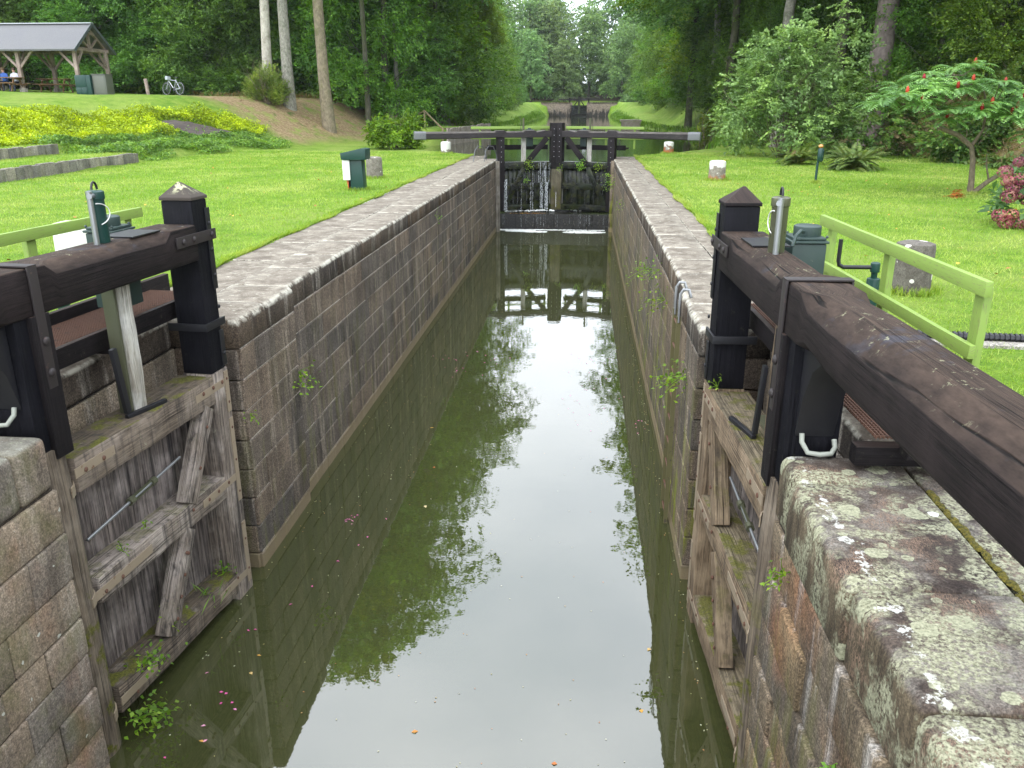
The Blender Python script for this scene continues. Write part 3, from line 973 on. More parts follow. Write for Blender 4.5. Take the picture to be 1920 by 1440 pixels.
def tail_gate(label, H, u, n, woods, rail_mat, lich_cap, gs=1.33, stem=None, ct=0.0):
    u = Vector((*u, 0)).normalized(); n = Vector((*n, 0)).normalized(); H = Vector((*H, 0))
    T = lambda a: H + u * a[0] + n * a[1] + Vector((0, 0, a[2]))
    g = thing('lock_gate', label, 'lock gate', H)
    def part(name, fn, mat, parent=None, **kw):
        mb = MB(T)
        fn(mb)
        return mb.build(name, mat, parent or g, **kw)
    # posts
    def heel(mb):
        mb.bar((-0.08, -0.17, 2.60), (-0.08, -0.17, 3.57), 0.28, 0.33, up=(0, 1, 0), seg=4, jit=0.002)
    hp = part('heel_post', heel, M['black_paint'], bevel=0.012)
    part('face_board', lambda mb: mb.bar((-0.02, 0.012, 2.55), (-0.02, 0.012, 3.56), 0.17, 0.05, up=(0, 1, 0), seg=3, jit=0.002), M['black_wood'], hp, bevel=0.006)
    part('knee_bracket', lambda mb: mb.prism([(-0.225, 3.56), (-0.225, 2.95), (-0.30, 3.22), (-0.42, 3.42), (-0.62, 3.56)], lambda x, y, k: (x, k, y), -0.30, -0.06), M['black_metal'], hp, bevel=0.01)
    part('heel_post', lambda mb: mb.tube([(-0.09, -0.17, 2.62), (-0.09, -0.17, 2.2), (-0.085, -0.165, 1.2), (-0.09, -0.17, -0.4)], [0.19, 0.205, 0.20, 0.205], 20), woods[3], smooth=True)
    def toe(mb):
        for a, b, h in ((2.06, 2.32, 0),):
            mb.loft([[T0 for T0 in ((a, -0.29, z), (b, -0.29, z), (b, 0.0, z), (a, 0.0, z))] for z in (2.47, 2.8, 3.5, 4.08)])
    tp = part('toe_post', toe, M['black_paint'], bevel=0.012)
    part('post_cap', lambda mb: mb.loft([[(a, b, 4.083) for a, b in ((2.05, -0.30), (2.33, -0.30), (2.33, 0.01), (2.05, 0.01))], [(a, b, 4.11) for a, b in ((2.05, -0.30), (2.33, -0.30), (2.33, 0.01), (2.05, 0.01))], [(a, b, 4.235) for a, b in ((2.19, -0.18), (2.20, -0.18), (2.20, -0.16), (2.19, -0.16))]]), lich_cap, tp, bevel=0.004)
    part('toe_post', lambda mb: mb.bar((2.20, -0.15, -0.5), (2.20, -0.15, 2.468), 0.28, 0.31, up=(0, 1, 0), seg=10, jit=0.004), woods[0], bevel=0.012)
    # rails
    part('top_rail', lambda mb: mb.bar((0.08, -0.17, 2.335), (2.06, -0.17, 2.315), 0.35, 0.27, seg=10, jit=0.005), woods[1], bevel=0.016)
    part('middle_rail', lambda mb: mb.bar((0.10, -0.155, 1.36), (2.07, -0.155, 1.30), 0.31, 0.23, seg=10, jit=0.005), woods[0], bevel=0.016)
    part('bottom_rail', lambda mb: mb.bar((0.10, -0.155, 0.34), (2.07, -0.155, 0.20), 0.31, 0.25, seg=10, jit=0.006), woods[1], bevel=0.018)
    part('brace', lambda mb: mb.bar((1.93, -0.055, 2.19), (1.45, -0.055, 1.42), 0.13, 0.17, up=(1, 0, 0), seg=6, jit=0.004), woods[0], bevel=0.01)
    part('brace', lambda mb: mb.bar((1.37, -0.055, 1.21), (0.87, -0.055, 0.40), 0.13, 0.17, up=(1, 0, 0), seg=6, jit=0.004), woods[0], bevel=0.01)
    for k in range(11):
        a = 0.08 + k * 0.181
        dz = random.uniform(-0.02, 0.02)
        part('plank', lambda mb: mb.bar((a + 0.088, -0.275 + random.uniform(-.006, .006), -0.4), (a + 0.088, -0.275 + random.uniform(-.006, .006), 2.2), 0.173, 0.05, up=(0, 1, 0), seg=4, jit=0.003), woods[2], bevel=0.005, seg=1)
    # tie rod with turnbuckle
    tr = part('tie_rod', lambda mb: mb.tube([(0.22, -0.13, 1.72), (0.95, -0.13, 1.78), (1.56, -0.13, 1.83)], 0.013, 8), M['galv'], smooth=True)
    def tb(mb):
        for dz in (-0.022, 0.022):
            mb.bar((0.80, -0.13, 1.766 + dz), (1.12, -0.13, 1.792 + dz), 0.02, 0.012)
        for a in (0.80, 1.12):
            mb.tube([(a - 0.03, -0.13, 1.766 + (a - .8) * .08), (a + 0.03, -0.13, 1.77 + (a - .8) * .08)], 0.034, 8)
    part('turnbuckle', tb, M['olive_metal'], tr)
    # straps
    for (a, b, z0, z1) in ((0.06, 0.52, 2.36, 2.36), (1.72, 2.33, 2.335, 2.335), (1.62, 2.32, 1.325, 1.325), (0.02, 0.78, 1.345, 1.345), (1.7, 2.30, 0.25, 0.22), (0.1, 0.6, 0.33, 0.30)):
        part('strap', lambda mb: mb.bar((a, 0.006, z0), (b, 0.006, z1), 0.008, 0.075), M['plate'])
    for (z0, z1) in ((1.05, 1.95), (2.02, 2.44), (0.1, 0.8)):
        part('strap', lambda mb: mb.bar((2.285, 0.010, z0), (2.285, 0.010, z1), 0.07, 0.008, up=(0, 1, 0)), M['plate'])
    def rv(mb):
        for a in (0.17, 0.38, 1.85, 2.03, 2.2):
            mb.ball((a, 0.014, 2.35), 0.020, 8, (1, .5, 1))
        for a in (1.72, 1.9, 2.1, 0.15, 0.36):
            mb.ball((a, 0.014, 1.33), 0.018, 8, (1, .5, 1))
        for a in (1.8, 2.05, 0.3):
            mb.ball((a, 0.014, 0.27), 0.016, 8, (1, .5, 1))
        for z in (0.25, 0.6, 1.15, 1.5, 1.85, 2.12, 2.36):
            mb.ball((2.285, 0.016, z), 0.014, 8, (1, .5, 1))
        for t in range(4):
            mb.ball((1.83 - 0.2 * t, 0.02, 2.03 - 0.33 * t), 0.018, 8, (1, .6, 1))
            mb.ball((1.26 - 0.1 * t, 0.02, 1.02 - 0.165 * t), 0.018, 8, (1, .6, 1))
    tag(part('rivets', rv, M['rust'], smooth=True), kind='stuff')
    def hoop(z):
        def f(mb):
            pts = [(-0.09 + 0.208 * math.cos(t), -0.17 + 0.208 * math.sin(t)) for t in np.linspace(-2.4, 1.35, 14)]
            pts = [(x, y) for x, y in pts]
            mb.loft([[(x, y, z - 0.04), (x, y, z + 0.04), (-0.09 + (x + .09) * 1.05, -0.17 + (y + .17) * 1.05, z + 0.04), (-0.09 + (x + .09) * 1.05, -0.17 + (y + .17) * 1.05, z - 0.04)] for x, y in pts])
        return f
    for z in (2.26, 1.345, 0.30):
        part('hoop', hoop(z), M['plate'])
    # balance beam
    def beam(mb):
        st = [(2.05, .012), (1.66, .012), (1.56, .09), (1.3, .09), (0.9, .085), (0.5, .09), (0.22, .09), (0.12, .012), (-0.02, .012), (-0.30, .014), (-0.46, .10), (-0.9, .11)]
        st += [(-1.3 - 0.4 * k, .115) for k in range(10)]
        rings = []
        for a, c in st:
            j = lambda: random.uniform(-.004, .004)
            e = 0.0 if a > -0.35 else min(0.03, (-0.35 - a) * 0.05)
            t0, t1, zb, zt = -0.345 - e, 0.022 + e * 0.4, 3.555 - e * 1.4, 3.875 + e * 0.3
            cb = 0.012 if a > -0.35 else 0.07
            rings.append([(a, t0, zb + cb), (a, t0 + cb, zb), (a, t1 - cb, zb), (a, t1, zb + cb), (a, t1 + j(), zt - c * 0.95), (a, t1 - c + j(), zt + j()), (a, t0 + c + j(), zt + j()), (a, t0 + j(), zt - c * 0.95)])
        mb.loft(rings)
    bm_ = part('balance_beam', beam, M['beam_wood'], bevel=0.006, seg=1)
    def band(mb):
        mb.bar((-0.02, 0.034, 3.05), (-0.02, 0.034, 3.89), 0.085, 0.014, up=(0, 1, 0))
        mb.bar((-0.02, 0.041, 3.887), (-0.02, -0.36, 3.887), 0.085, 0.012)
        mb.bar((-0.02, -0.354, 3.88), (-0.02, -0.354, 3.5), 0.085, 0.012, up=(0, 1, 0))
        for z in (3.16, 3.38):
            mb.ball((-0.02, 0.046, z), 0.032, 10, (1, .6, 1))
    part('iron_band', band, M['iron'], bm_, bevel=0.003)
    def tstrap(mb):
        mb.bar((1.70, 0.032, 3.76), (2.36, 0.032, 3.76), 0.014, 0.095)
        for a in (1.80, 1.97, 2.28):
            mb.ball((a, 0.044, 3.76), 0.026, 10, (1, .6, 1))
    part('iron_band', tstrap, M['iron'], bm_, bevel=0.003)
    def tplate(mb):
        mb.bar((2.29, 0.012, 3.25), (2.29, 0.012, 4.0), 0.075, 0.012, up=(0, 1, 0))
        mb.bar((2.29, 0.012, 2.50), (2.29, 0.012, 2.85), 0.075, 0.012, up=(0, 1, 0))
        for z in (3.38, 3.62, 3.86, 2.62, 3.08):
            mb.ball((2.29, 0.022, z), 0.020, 8, (1, .6, 1))
        mb.bar((2.03, 0.016, 2.93), (2.37, 0.016, 2.93), 0.02, 0.07)
        mb.bar((2.03, 0.022, 2.93), (2.03, -0.36, 2.93), 0.02, 0.07)
    part('iron_band', tplate, M['black_metal'], tp, bevel=0.003)
    # paddle stem
    if stem is None:
        ps = part('paddle_stem', lambda mb: mb.bar((1.11, -0.14, 2.45), (1.11, -0.14, 3.56), 0.125, 0.08, up=(0, 1, 0), seg=8, jit=0.004), M['white_wood'], bevel=0.008)
        part('guide', lambda mb: mb.bar((1.03, -0.2, 2.45), (1.03, -0.2, 3.56), 0.03, 0.11, up=(0, 1, 0)), M['olive_metal'], ps, bevel=0.004)
    else:
        ps = part('paddle_stem', lambda mb: mb.bar((0.95, -0.26, 2.45), (0.95, -0.26, 3.56), 0.06, 0.10, up=(0, 1, 0), seg=8, jit=0.004), stem, bevel=0.008)
        part('guide', lambda mb: mb.bar((0.80, -0.28, 2.45), (0.80, -0.28, 3.56), 0.05, 0.05, up=(0, 1, 0), seg=4, jit=.003), M['rust'], ps, bevel=0.004)
        part('guide', lambda mb: mb.bar((0.62, -0.30, 2.47), (1.35, -0.30, 2.47), 0.12, 0.05), M['olive_metal'], ps, bevel=0.004)
    part('iron_bracket', lambda mb: mb.bar((0.90, -0.15, 3.05), (0.94, -0.13, 2.50), 0.06, 0.035, up=(0, 1, 0)).bar((0.90, -0.12, 2.475), (1.32, -0.03, 2.475), 0.04, 0.035), M['black_metal'], ps, bevel=0.004)
    # walkway
    wk = thing('walkway', None, None, (0, 0, 0))
    wk.parent = g
    WL[wk.name] = wl(g).copy()
    part('edge_board', lambda mb: mb.bar((0.04, -0.375, 3.06), (1.30, -0.375, 3.06), 0.05, 0.16, seg=3, jit=0.002), M['black_wood'], wk, bevel=0.006)
    part('edge_board', lambda mb: mb.bar((1.50, -0.375, 3.06), (2.6, -0.375, 3.06), 0.05, 0.16, seg=3, jit=0.002), M['black_wood'], wk, bevel=0.006)
    part('edge_board', lambda mb: mb.bar((-0.6, -1.06, 3.09), (3.2, -1.06, 3.09), 0.06, 0.19, seg=4, jit=0.002), M['black_wood'], wk, bevel=0.008)
    part('plank', lambda mb: mb.bar((-0.56, -1.12, 3.035), (2.9, -1.12, 3.035), 0.1, 0.05, seg=5, jit=0.002), M['black_wood'], wk, bevel=0.006)
    part('plank', lambda mb: mb.bar((-0.62, -0.55, 3.03), (-0.62, -1.08, 3.03), 0.12, 0.07, seg=3, jit=0.002), M['black_wood'], wk, bevel=0.006)
    for a in (-0.42, 1.35, 2.7):
        part('bearer', lambda mb: mb.bar((a, -0.35, 2.93), (a, -1.08, 2.93), 0.1, 0.12), M['black_wood'], wk, bevel=0.006)
    def grate(mb):
        for k in range(27):
            t = -0.42 - k * 0.022
            if -1.13 < t - 0 and t > -1.0:
                mb.bar((-0.55, t, 3.085), (2.8, t, 3.085), 0.005, 0.02)
        for k in range(95):
            a = -0.54 + k * 0.035
            mb.bar((a, -0.41, 3.087), (a, -1.0, 3.087), 0.004, 0.014)
    tag(part('grating', grate, M['rust'], wk), kind='stuff')
    # hand rail
    hr = thing('handrail', None, None, (0, 0, 0))
    hr.parent = g
    WL[hr.name] = wl(g).copy()
    part('top_rail', lambda mb: mb.bar((-0.15, -1.10, 3.86), (2.98, -1.10, 3.86), 0.045, 0.095, seg=6, jit=0.002), M['lime'], hr, bevel=0.008)
    part('lower_rail', lambda mb: mb.bar((-0.12, -1.085, 3.47), (2.95, -1.085, 3.47), 0.04, 0.085, seg=6, jit=0.002), M['lime'], hr, bevel=0.006)
    for a in (-0.02, 1.42, 2.78):
        part('rail_post', lambda mb: mb.bar((a, -1.145, 2.9), (a, -1.145, 3.86), 0.11, 0.05, up=(0, 1, 0)), M['lime'], hr, bevel=0.006)
    # lifting gear
    gb = part('gearbox', lambda mb: mb.box(gs - .14, gs + .14, -0.68, -0.42, 3.22, 3.86).box(gs - .155, gs + .155, -0.695, -0.405, 3.865, 3.885).box(gs - .135, gs + .135, -0.675, -0.425, 3.888, 3.91), M['green_grey'], bevel=0.008)
    part('cap', lambda mb: mb.lathe([(0.105, 3.908), (0.105, 3.985), (0.09, 3.992)], (gs, -0.56), 20), M['green_grey'], gb, bevel=0.004)
    for a in (gs - .12, gs + .12):
        for b in (-0.68, -0.44):
            part('bolt', lambda mb: mb.ball((a, b, 3.915), 0.013, 6), M['green_grey'], gb)
    part('oil_pipe', lambda mb: mb.tube([(gs - .11, -0.50, 3.95), (gs - .17, -0.46, 3.97), (gs - .23, -0.41, 3.94), (gs - .25, -0.385, 3.86)], 0.013, 6), M['green_grey'], gb, smooth=True)
    part('cover_plate', lambda mb: mb.box(1.22, 1.62, -0.33, -0.05, 3.879, 3.889), M['black_metal'], gb)
    cy = part('lifting_cylinder', lambda mb: mb.lathe([(0.058, 3.80), (0.058, 4.20), (0.066, 4.205), (0.066, 4.26), (0.05, 4.268)], (1.02, -0.17), 18), woods[4], bevel=0.003)
    def rods(mb):
        mb.tube([(0.91, -0.14, 3.83), (0.91, -0.14, 4.27)], 0.022, 8)
        mb.tube([(1.11, -0.20, 3.83), (1.11, -0.20, 4.24)], 0.011, 8)
        mb.tube([(0.88, -0.12, 4.235), (1.16, -0.22, 4.235)], 0.020, 8)
    part('guide_rod', rods, M['galv'], cy, smooth=True)
    part('lifting_eye', lambda mb: mb.tube([(1.02 + 0.032 * math.cos(t), -0.17, 4.275 + 0.055 * math.sin(t)) for t in np.linspace(0, PI, 9)], 0.009, 6), M['black_metal'], cy, smooth=True)
    part('cable', lambda mb: mb.tube([(0.92 + 0.15 * math.sin(t), -0.105, 4.10 + 0.08 * math.cos(t)) for t in np.linspace(0, 2.9, 18)], 0.004, 5), M['white_paint'], cy, smooth=True)
    # pale hose at the foot of the heel post
    part('hose', lambda mb: mb.tube([(-0.245, -0.10, 2.98), (-0.26, -0.10, 2.93), (-0.30, -0.13, 2.875), (-0.31, -0.20, 2.868), (-0.30, -0.27, 2.87), (-0.27, -0.30, 2.90), (-0.24, -0.30, 2.94)], 0.016, 8), M['hose'], smooth=True)
    return g


s = S('cap_lichen')
p = s.pos()
c = s.mix(s.m('MULTIPLY', s.step(s.noise(p, 14, 5, 0.7), 0.52, 0.58), s.step(s.sep(p, 'Z'), 4.13, 4.19)), (0.05, 0.04, 0.032), (0.40, 0.40, 0.24))
s.set(Base_Color=c, Roughness=0.9)
M['cap_lichen'] = s.mat
gate_a = tail_gate('open lock gate of silvery weathered timber with a lichen-crusted cap on its tall black post',
                   (-3.60, 5.02), (0.0772, 0.997), (0.997, -0.0772), (M['grey_wood'], M['rail_mossy'], M['plank'], M['post_mossy'], M['green']), M['rail_mossy'], M['cap_lichen'], 1.66)
gate_b = tail_gate('open lock gate of brown mossy timber with a plain dark cap beside the lichen slabs',
                   (1.27, 5.0), (-0.035, 0.9994), (-0.9994, -0.035), (M['warm_wood'], M['warm_wood'], M['plank'], M['post_mossy'], M['olive_metal']), M['warm_wood'], M['black_wood'], 1.62, M['warm_wood'])

# ------------------------------------------------------------------ closed head gate


def head_leaf(label, H, E, sgn):
    H = Vector((*H, 0)); E = Vector((*E, 0))
    u = (E - H).normalized(); L = (E - H).length
    n = Vector((u.y, -u.x, 0))
    if n.y > 0:
        n = -n
    T = lambda a: H + u * a[0] + n * a[1] + Vector((0, 0, a[2]))
    g = thing('lock_gate', label, 'lock gate', H)
    def part(name, fn, mat, parent=None, **kw):
        mb = MB(T); fn(mb)
        return mb.build(name, mat, parent or g, **kw)
    part('heel_post', lambda mb: mb.box(-0.02, 0.27, -0.34, 0.03, 0.72, 3.66), M['black_wood'], bevel=0.012)
    part('mitre_post', lambda mb: mb.box(L - 0.24, L - 0.008, -0.30, 0.06, 2.4, 4.24), M['black_wood'], bevel=0.012)
    part('mitre_post', lambda mb: mb.box(L - 0.23, L - 0.008, -0.30, 0.05, 0.72, 2.398), M['post_far'], bevel=0.012)
    part('top_rail', lambda mb: mb.box(0.27, L - 0.24, -0.28, 0.03, 2.42, 2.70), M['wet_wood'], bevel=0.012)
    part('middle_rail', lambda mb: mb.box(0.27, L - 0.23, -0.28, 0.03, 1.58, 1.84), M['wet_wood'], bevel=0.012)
    part('bottom_rail', lambda mb: mb.box(0.27, L - 0.23, -0.28, 0.03, 0.74, 0.96), M['wet_wood'], bevel=0.012)
    for k in range(10):
        a = 0.28 + k * (L - 0.52) / 10
        part('plank', lambda mb: mb.box(a, a + (L - 0.52) / 10 - 0.006, -0.22 + random.uniform(-.005, .005), -0.17, 0.74, 2.44), M['wet_wood'], bevel=0.004, seg=1)
    for a in (0.98, 1.55):
        part('stile', lambda mb: mb.box(a, a + 0.2, -0.17, 0.0, 0.962, 1.578), M['wet_wood'], bevel=0.01)
    part('brace', lambda mb: mb.bar((L - 0.42, 0.035, 3.66), (1.13, 0.035, 2.56), 0.09, 0.22, up=(1, 0, 0)), M['black_wood'], bevel=0.008)
    part('brace', lambda mb: mb.bar((1.08, 0.035, 2.48), (0.32, 0.035, 0.96), 0.09, 0.2, up=(1, 0, 0)), M['wet_wood'], bevel=0.008)
    def beam(mb):
        st = [(L - 0.24, .01), (L - 0.5, .01), (1.62, .045), (1.55, .01), (1.15, .01), (1.05, .045), (0.34, .045), (0.27, .01), (-0.06, .01), (-0.14, .05), (-1.2, .06), (-2.95, .07)]
        rings = []
        for a, c in st:
            zb = 3.66 if a > -0.1 else 3.66 - 0.05 * (-a) / 3
            zt = 3.95 if c < 0.02 and a < L - 0.3 else 3.91
            rings.append([(a, -0.30, zb + .03), (a, -0.27, zb), (a, 0.03, zb), (a, 0.06, zb + .03), (a, 0.06, zt - c), (a, 0.06 - c, zt), (a, -0.30 + c, zt), (a, -0.30, zt - c)])
        mb.loft(rings)
    b = part('balance_beam', beam, M['beam_far'])
    part('beam_end', lambda mb: mb.loft([[(a, -0.31, 3.63), (a, -0.27, 3.60), (a, 0.03, 3.60), (a, 0.075, 3.63), (a, 0.075, 3.86), (a, 0.01, 3.925), (a, -0.25, 3.925), (a, -0.31, 3.86)] for a in (-2.953, -3.42)]), M['beam_end'], b, bevel=0.006)
    ps = part('paddle_stem', lambda mb: mb.box(1.05, 1.24, -0.38, -0.29, 2.5, 3.66), M['white_wood'], bevel=0.006)
    part('gearbox', lambda mb: mb.box(1.3, 1.56, -0.62, -0.36, 3.3, 3.98).lathe([(0.07, 3.98), (0.07, 4.03)], (1.43, -0.49), 12), M['green_grey'], bevel=0.006)
    part('lifting_cylinder', lambda mb: mb.lathe([(0.045, 3.88), (0.045, 4.42)], (1.14, -0.34), 10).tube([(1.03, -.34, 3.88), (1.03, -.34, 4.38)], 0.016, 6), M['olive_metal'])
    wk = part('walkway', lambda mb: mb.box(-0.35, L - 0.25, -0.56, -0.50, 3.16, 3.36), M['black_wood'], bevel=0.008)
    part('plank', lambda mb: mb.box(-0.35, L - 0.25, -1.05, -0.57, 3.2, 3.26), M['black_wood'], wk, bevel=0.006)
    hr = part('handrail', lambda mb: mb.bar((-0.95, -1.1, 4.03), (L - 0.04, -1.1, 4.03), 0.05, 0.11), M['lime'], bevel=0.006)
    part('lower_rail', lambda mb: mb.bar((-0.95, -1.1, 3.62), (L - 0.04, -1.1, 3.62), 0.045, 0.09), M['lime'], hr, bevel=0.006)
    for a in (-0.6, 0.62, L - 0.2):
        part('rail_post', lambda mb: mb.box(a, a + 0.09, -1.16, -1.125, 3.2, 4.0), M['lime'], hr, bevel=0.005)
    def rv(mb):
        for z in (2.9, 3.1, 3.3, 3.5, 3.75, 4.0):
            mb.ball((L - 0.13, 0.068, z), 0.018, 6, (1, .6, 1))
            mb.ball((0.13, 0.04, z - 0.2), 0.018, 6, (1, .6, 1))
    tag(part('rivets', rv, M['galv']), kind='stuff')
    return g


M['beam_far'] = m_wood('far_beam_timber', (0.012, 0.010, 0.011), (0.026, 0.021, 0.022), (0.034, 0.028, 0.029), rough=0.5, crack=0.3,
                       top=((0.05, 0.042, 0.036), (0.13, 0.115, 0.10), (0.24, 0.23, 0.2)), white=0.2)
M['beam_end'] = m_paint('worn_grey_paint', (0.13, 0.135, 0.145), 0.5, (0.04, 0.04, 0.05), 0.7)
M['post_far'] = m_wood('wet_mossy_post', (0.03, 0.026, 0.014), (0.10, 0.085, 0.045), (0.13, 0.115, 0.08), rough=0.5, moss=0.7, zmoss=(2.0, 1.4), streak=0.6)
head_leaf('closed lock gate leaf with water spilling over its top rail', (-3.50, 34.75), (-1.115, 35.45), 1)
head_leaf('closed lock gate leaf with bright green weeds along its top rail and a dry face', (1.25, 34.75), (-1.105, 35.45), -1)

mb = MB()
mb.bar((-3.41, 33.65, -0.3), (-3.41, 33.65, 2.80), 0.16, 0.17, up=(0, 1, 0), seg=6, jit=0.004)
fp = mb.build('fender_post', m_wood('pale_timber', (0.11, 0.095, 0.07), (0.25, 0.225, 0.18), (0.34, 0.32, 0.28), streak=0.5, moss=0.0), bevel=0.01)
tag(fp, 'pale upright timber fender post beside the closed gate, on the side with the ladder hoops', 'post')
q = thing('quoin_column', 'rounded brown stone column at the hinge of the dry gate leaf', 'stone column', (1.27, 34.0, -0.3))
for i in range(6):
    mb = MB()
    z0 = -0.3 + i * 0.52
    mb.lathe([(0.15, z0 + .004), (0.16, z0 + .02), (0.16, z0 + .5), (0.15, z0 + .516)], (1.27, 34.0), 14)
    mb.build('stone', M['stone_mossy'], q, smooth=True)

# water running over the closed gate
s = S('falling_water')
s.set(Base_Color=(0.75, 0.8, 0.82), Roughness=0.25)
tr_ = s.n('ShaderNodeBsdfTransparent')
ms = s.n('ShaderNodeMixShader')
uvn = s.noise(s.map(s.pos(), (30, 30, 7)), 1.6, 4, 0.75)
s.link(s.m('MULTIPLY', s.step(uvn, 0.46, 0.68), 0.75), ms.inputs[0])
s.nt.links.new(tr_.outputs[0], ms.inputs[1])
s.nt.links.new(s.b.outputs[0], ms.inputs[2])
s.nt.links.new(ms.outputs[0], s.out.inputs[0])
M['fall'] = s.mat


def strand(mb, x, y, z0, z1, w, out=0.10):
    k = 7
    L, Rr = [], []
    for i in range(k + 1):
        t = i / k
        z = z0 + (z1 - z0) * t
        yy_ = y - out * math.sqrt(t) - 0.004
        ww = w * (0.7 + 0.5 * t) * random.uniform(0.75, 1.2)
        xx = x + random.uniform(-.006, .006)
        L.append((xx - ww / 2, yy_, z)); Rr.append((xx + ww / 2, yy_ + random.uniform(-.01, .01), z))
    mb.loft([[a, (a[0], a[1] + 0.012, a[2]), (b[0], b[1] + 0.012, b[2]), b] for a, b in zip(L, Rr)])


mb = MB()
fy = lambda x: 34.75 + 0.7 * (x + 3.5) / 2.385 - 0.02
for _ in range(17):
    x = random.choice([random.gauss(-1.62, 0.16), random.gauss(-1.62, 0.16), random.gauss(-1.55, .12), random.uniform(-3.1, -1.35)])
    x = min(max(x, -3.1), -1.38)
    strand(mb, x, fy(x), 2.70, 1.85, random.uniform(0.006, 0.018), 0.08)
for _ in range(22):
    x = min(max(random.choice([random.gauss(-1.52, 0.1), random.gauss(-1.52, 0.12), random.uniform(-2.6, -1.4)]), -3.1), -1.36)
    strand(mb, x, fy(x) - 0.03, 1.86, 0.74, random.uniform(0.008, 0.028), 0.12)
for _ in range(5):
    strand(mb, -3.18 + random.uniform(-.06, .06), fy(-3.2) - .02, 2.0, 0.74, 0.03, 0.1)
tag(mb.build('waterfall', M['fall']), 'thin white strands of water falling down the gate leaf', 'waterfall', None, 'stuff')
mb = MB()
for _ in range(26):
    x = random.uniform(-3.4, 1.15)
    z1 = random.uniform(0.02, 0.3)
    strand(mb, x, 34.418, 0.63, z1, random.uniform(0.003, 0.011), 0.03)
tag(mb.build('trickles', M['fall']), 'water trickling down the breast wall', 'waterfall', None, 'stuff')
s = S('foam')
p = s.pos()
s.set(Base_Color=(0.82, 0.84, 0.82), Roughness=0.6)
M['foam'] = s.mat
mb = MB()
for cx, cy, rx, ry, k in ((-2.5, 33.95, 0.62, 0.22, 120), (-1.9, 33.75, 0.5, 0.16, 90), (0.1, 33.75, 0.85, 0.24, 190), (-3.1, 34.2, 0.35, 0.1, 50), (-1.2, 34.32, 2.2, 0.05, 120)):
    for _ in range(k):
        a, r = random.uniform(0, 2 * PI), math.sqrt(random.random())
        x, y = cx + rx * r * math.cos(a), cy + ry * r * math.sin(a)
        if -3.4 < x < 1.15 and y < 34.4:
            rr = random.uniform(0.02, 0.075)
            mb.loft([[(x + rr * 1.5 * math.cos(t) * f, y + rr * 0.8 * math.sin(t) * f, z) for t in np.linspace(0, 2 * PI, 8)[:-1]] for f, z in ((1, 0.003), (0.6, 0.016))])
for _ in range(170):
    x = random.uniform(-3.2, -1.2) if random.random() < 0.8 else random.gauss(-0.2, 0.12)
    y = 34.95 + random.uniform(-.06, .12) + (x + 3.2) * 0.2 - (0.25 if x > -1.2 else 0)
    rr = random.uniform(0.012, 0.05)
    mb.ball((x, min(y, 35.3), 0.66 + random.uniform(0, .05) + (0.18 * random.random() if x > -1 else 0)), rr, 6, (1.3, 1, 0.6))
tag(mb.build('foam', M['foam']), 'white foam floating below the breast wall and on its ledge', 'foam', None, 'stuff')
mb = MB()
mb.box(-3.49, 1.24, 34.43, 35.4, 0.60, 0.635)
tag(mb.build('ledge_water', M['wet_stone']), 'thin sheet of water on the ledge', None, None, 'structure')
s = S('autumn_leaf')
s.set(Base_Color=s.ramp(s.island(), [(0, (0.42, 0.16, 0.02)), (0.5, (0.55, 0.33, 0.04)), (1, (0.30, 0.10, 0.03))]), Roughness=0.7)
M['autumn'] = s.mat
lb = LB()
k = 60
lb.add(np.stack([RNG.normal(-2.2, 0.42, k), RNG.uniform(34.5, 34.72, k), np.full(k, 0.645)], 1), rdir(k) * [1, 1, .1], [0, 0, 1], RNG.uniform(.05, .1, k), RNG.uniform(.03, .06, k))
tag(lb.build('fallen_leaves', M['autumn']), 'orange fallen leaves caught on the wet ledge', 'leaves', None, 'stuff')

# ------------------------------------------------------------------ vegetation builders
M['leaf_dark'] = m_leaf('beech_leaf', [(0.075, 0.159, 0.032), (0.124, 0.252, 0.049), (0.192, 0.344, 0.072)])
M['leaf_mid'] = m_leaf('hornbeam_leaf', [(0.092, 0.197, 0.028), (0.144, 0.289, 0.044), (0.224, 0.372, 0.058)])
M['leaf_light'] = m_leaf('light_leaf', [(0.096, 0.191, 0.018), (0.158, 0.271, 0.028), (0.254, 0.350, 0.033)])
M['leaf_far'] = m_leaf('far_leaf', [(0.122, 0.218, 0.076), (0.183, 0.304, 0.105), (0.259, 0.380, 0.131)])  # distance haze put into the leaf colour, paler and bluer
M['leaf_shrub'] = m_leaf('shrub_leaf', [(0.161, 0.304, 0.086), (0.245, 0.416, 0.133), (0.370, 0.563, 0.213)])
M['leaf_cover'] = m_leaf('cover_leaf', [(0.090, 0.192, 0.036), (0.156, 0.288, 0.054), (0.264, 0.396, 0.084)])
M['leaf_bright'] = m_leaf('bright_leaf', [(0.081, 0.187, 0.014), (0.138, 0.275, 0.020), (0.218, 0.341, 0.030)])
M['leaf_yellow'] = m_leaf('yellow_leaf', [(0.218, 0.324, 0.013), (0.364, 0.485, 0.020), (0.491, 0.596, 0.035)], trans=0.3)
M['leaf_broom'] = m_leaf('broom_leaf', [(0.132, 0.240, 0.043), (0.225, 0.341, 0.070), (0.375, 0.440, 0.123)])
M['leaf_sumac'] = m_leaf('sumac_leaf', [(0.100, 0.257, 0.070), (0.156, 0.349, 0.096), (0.238, 0.478, 0.156)], spec=0.5, rough=0.4)
M['leaf_fern'] = m_leaf('fern_leaf', [(0.086, 0.166, 0.041), (0.144, 0.238, 0.065), (0.245, 0.317, 0.101)])
M['leaf_ivy'] = m_leaf('ground_leaf', [(0.069, 0.147, 0.028), (0.121, 0.215, 0.043), (0.206, 0.258, 0.070)])
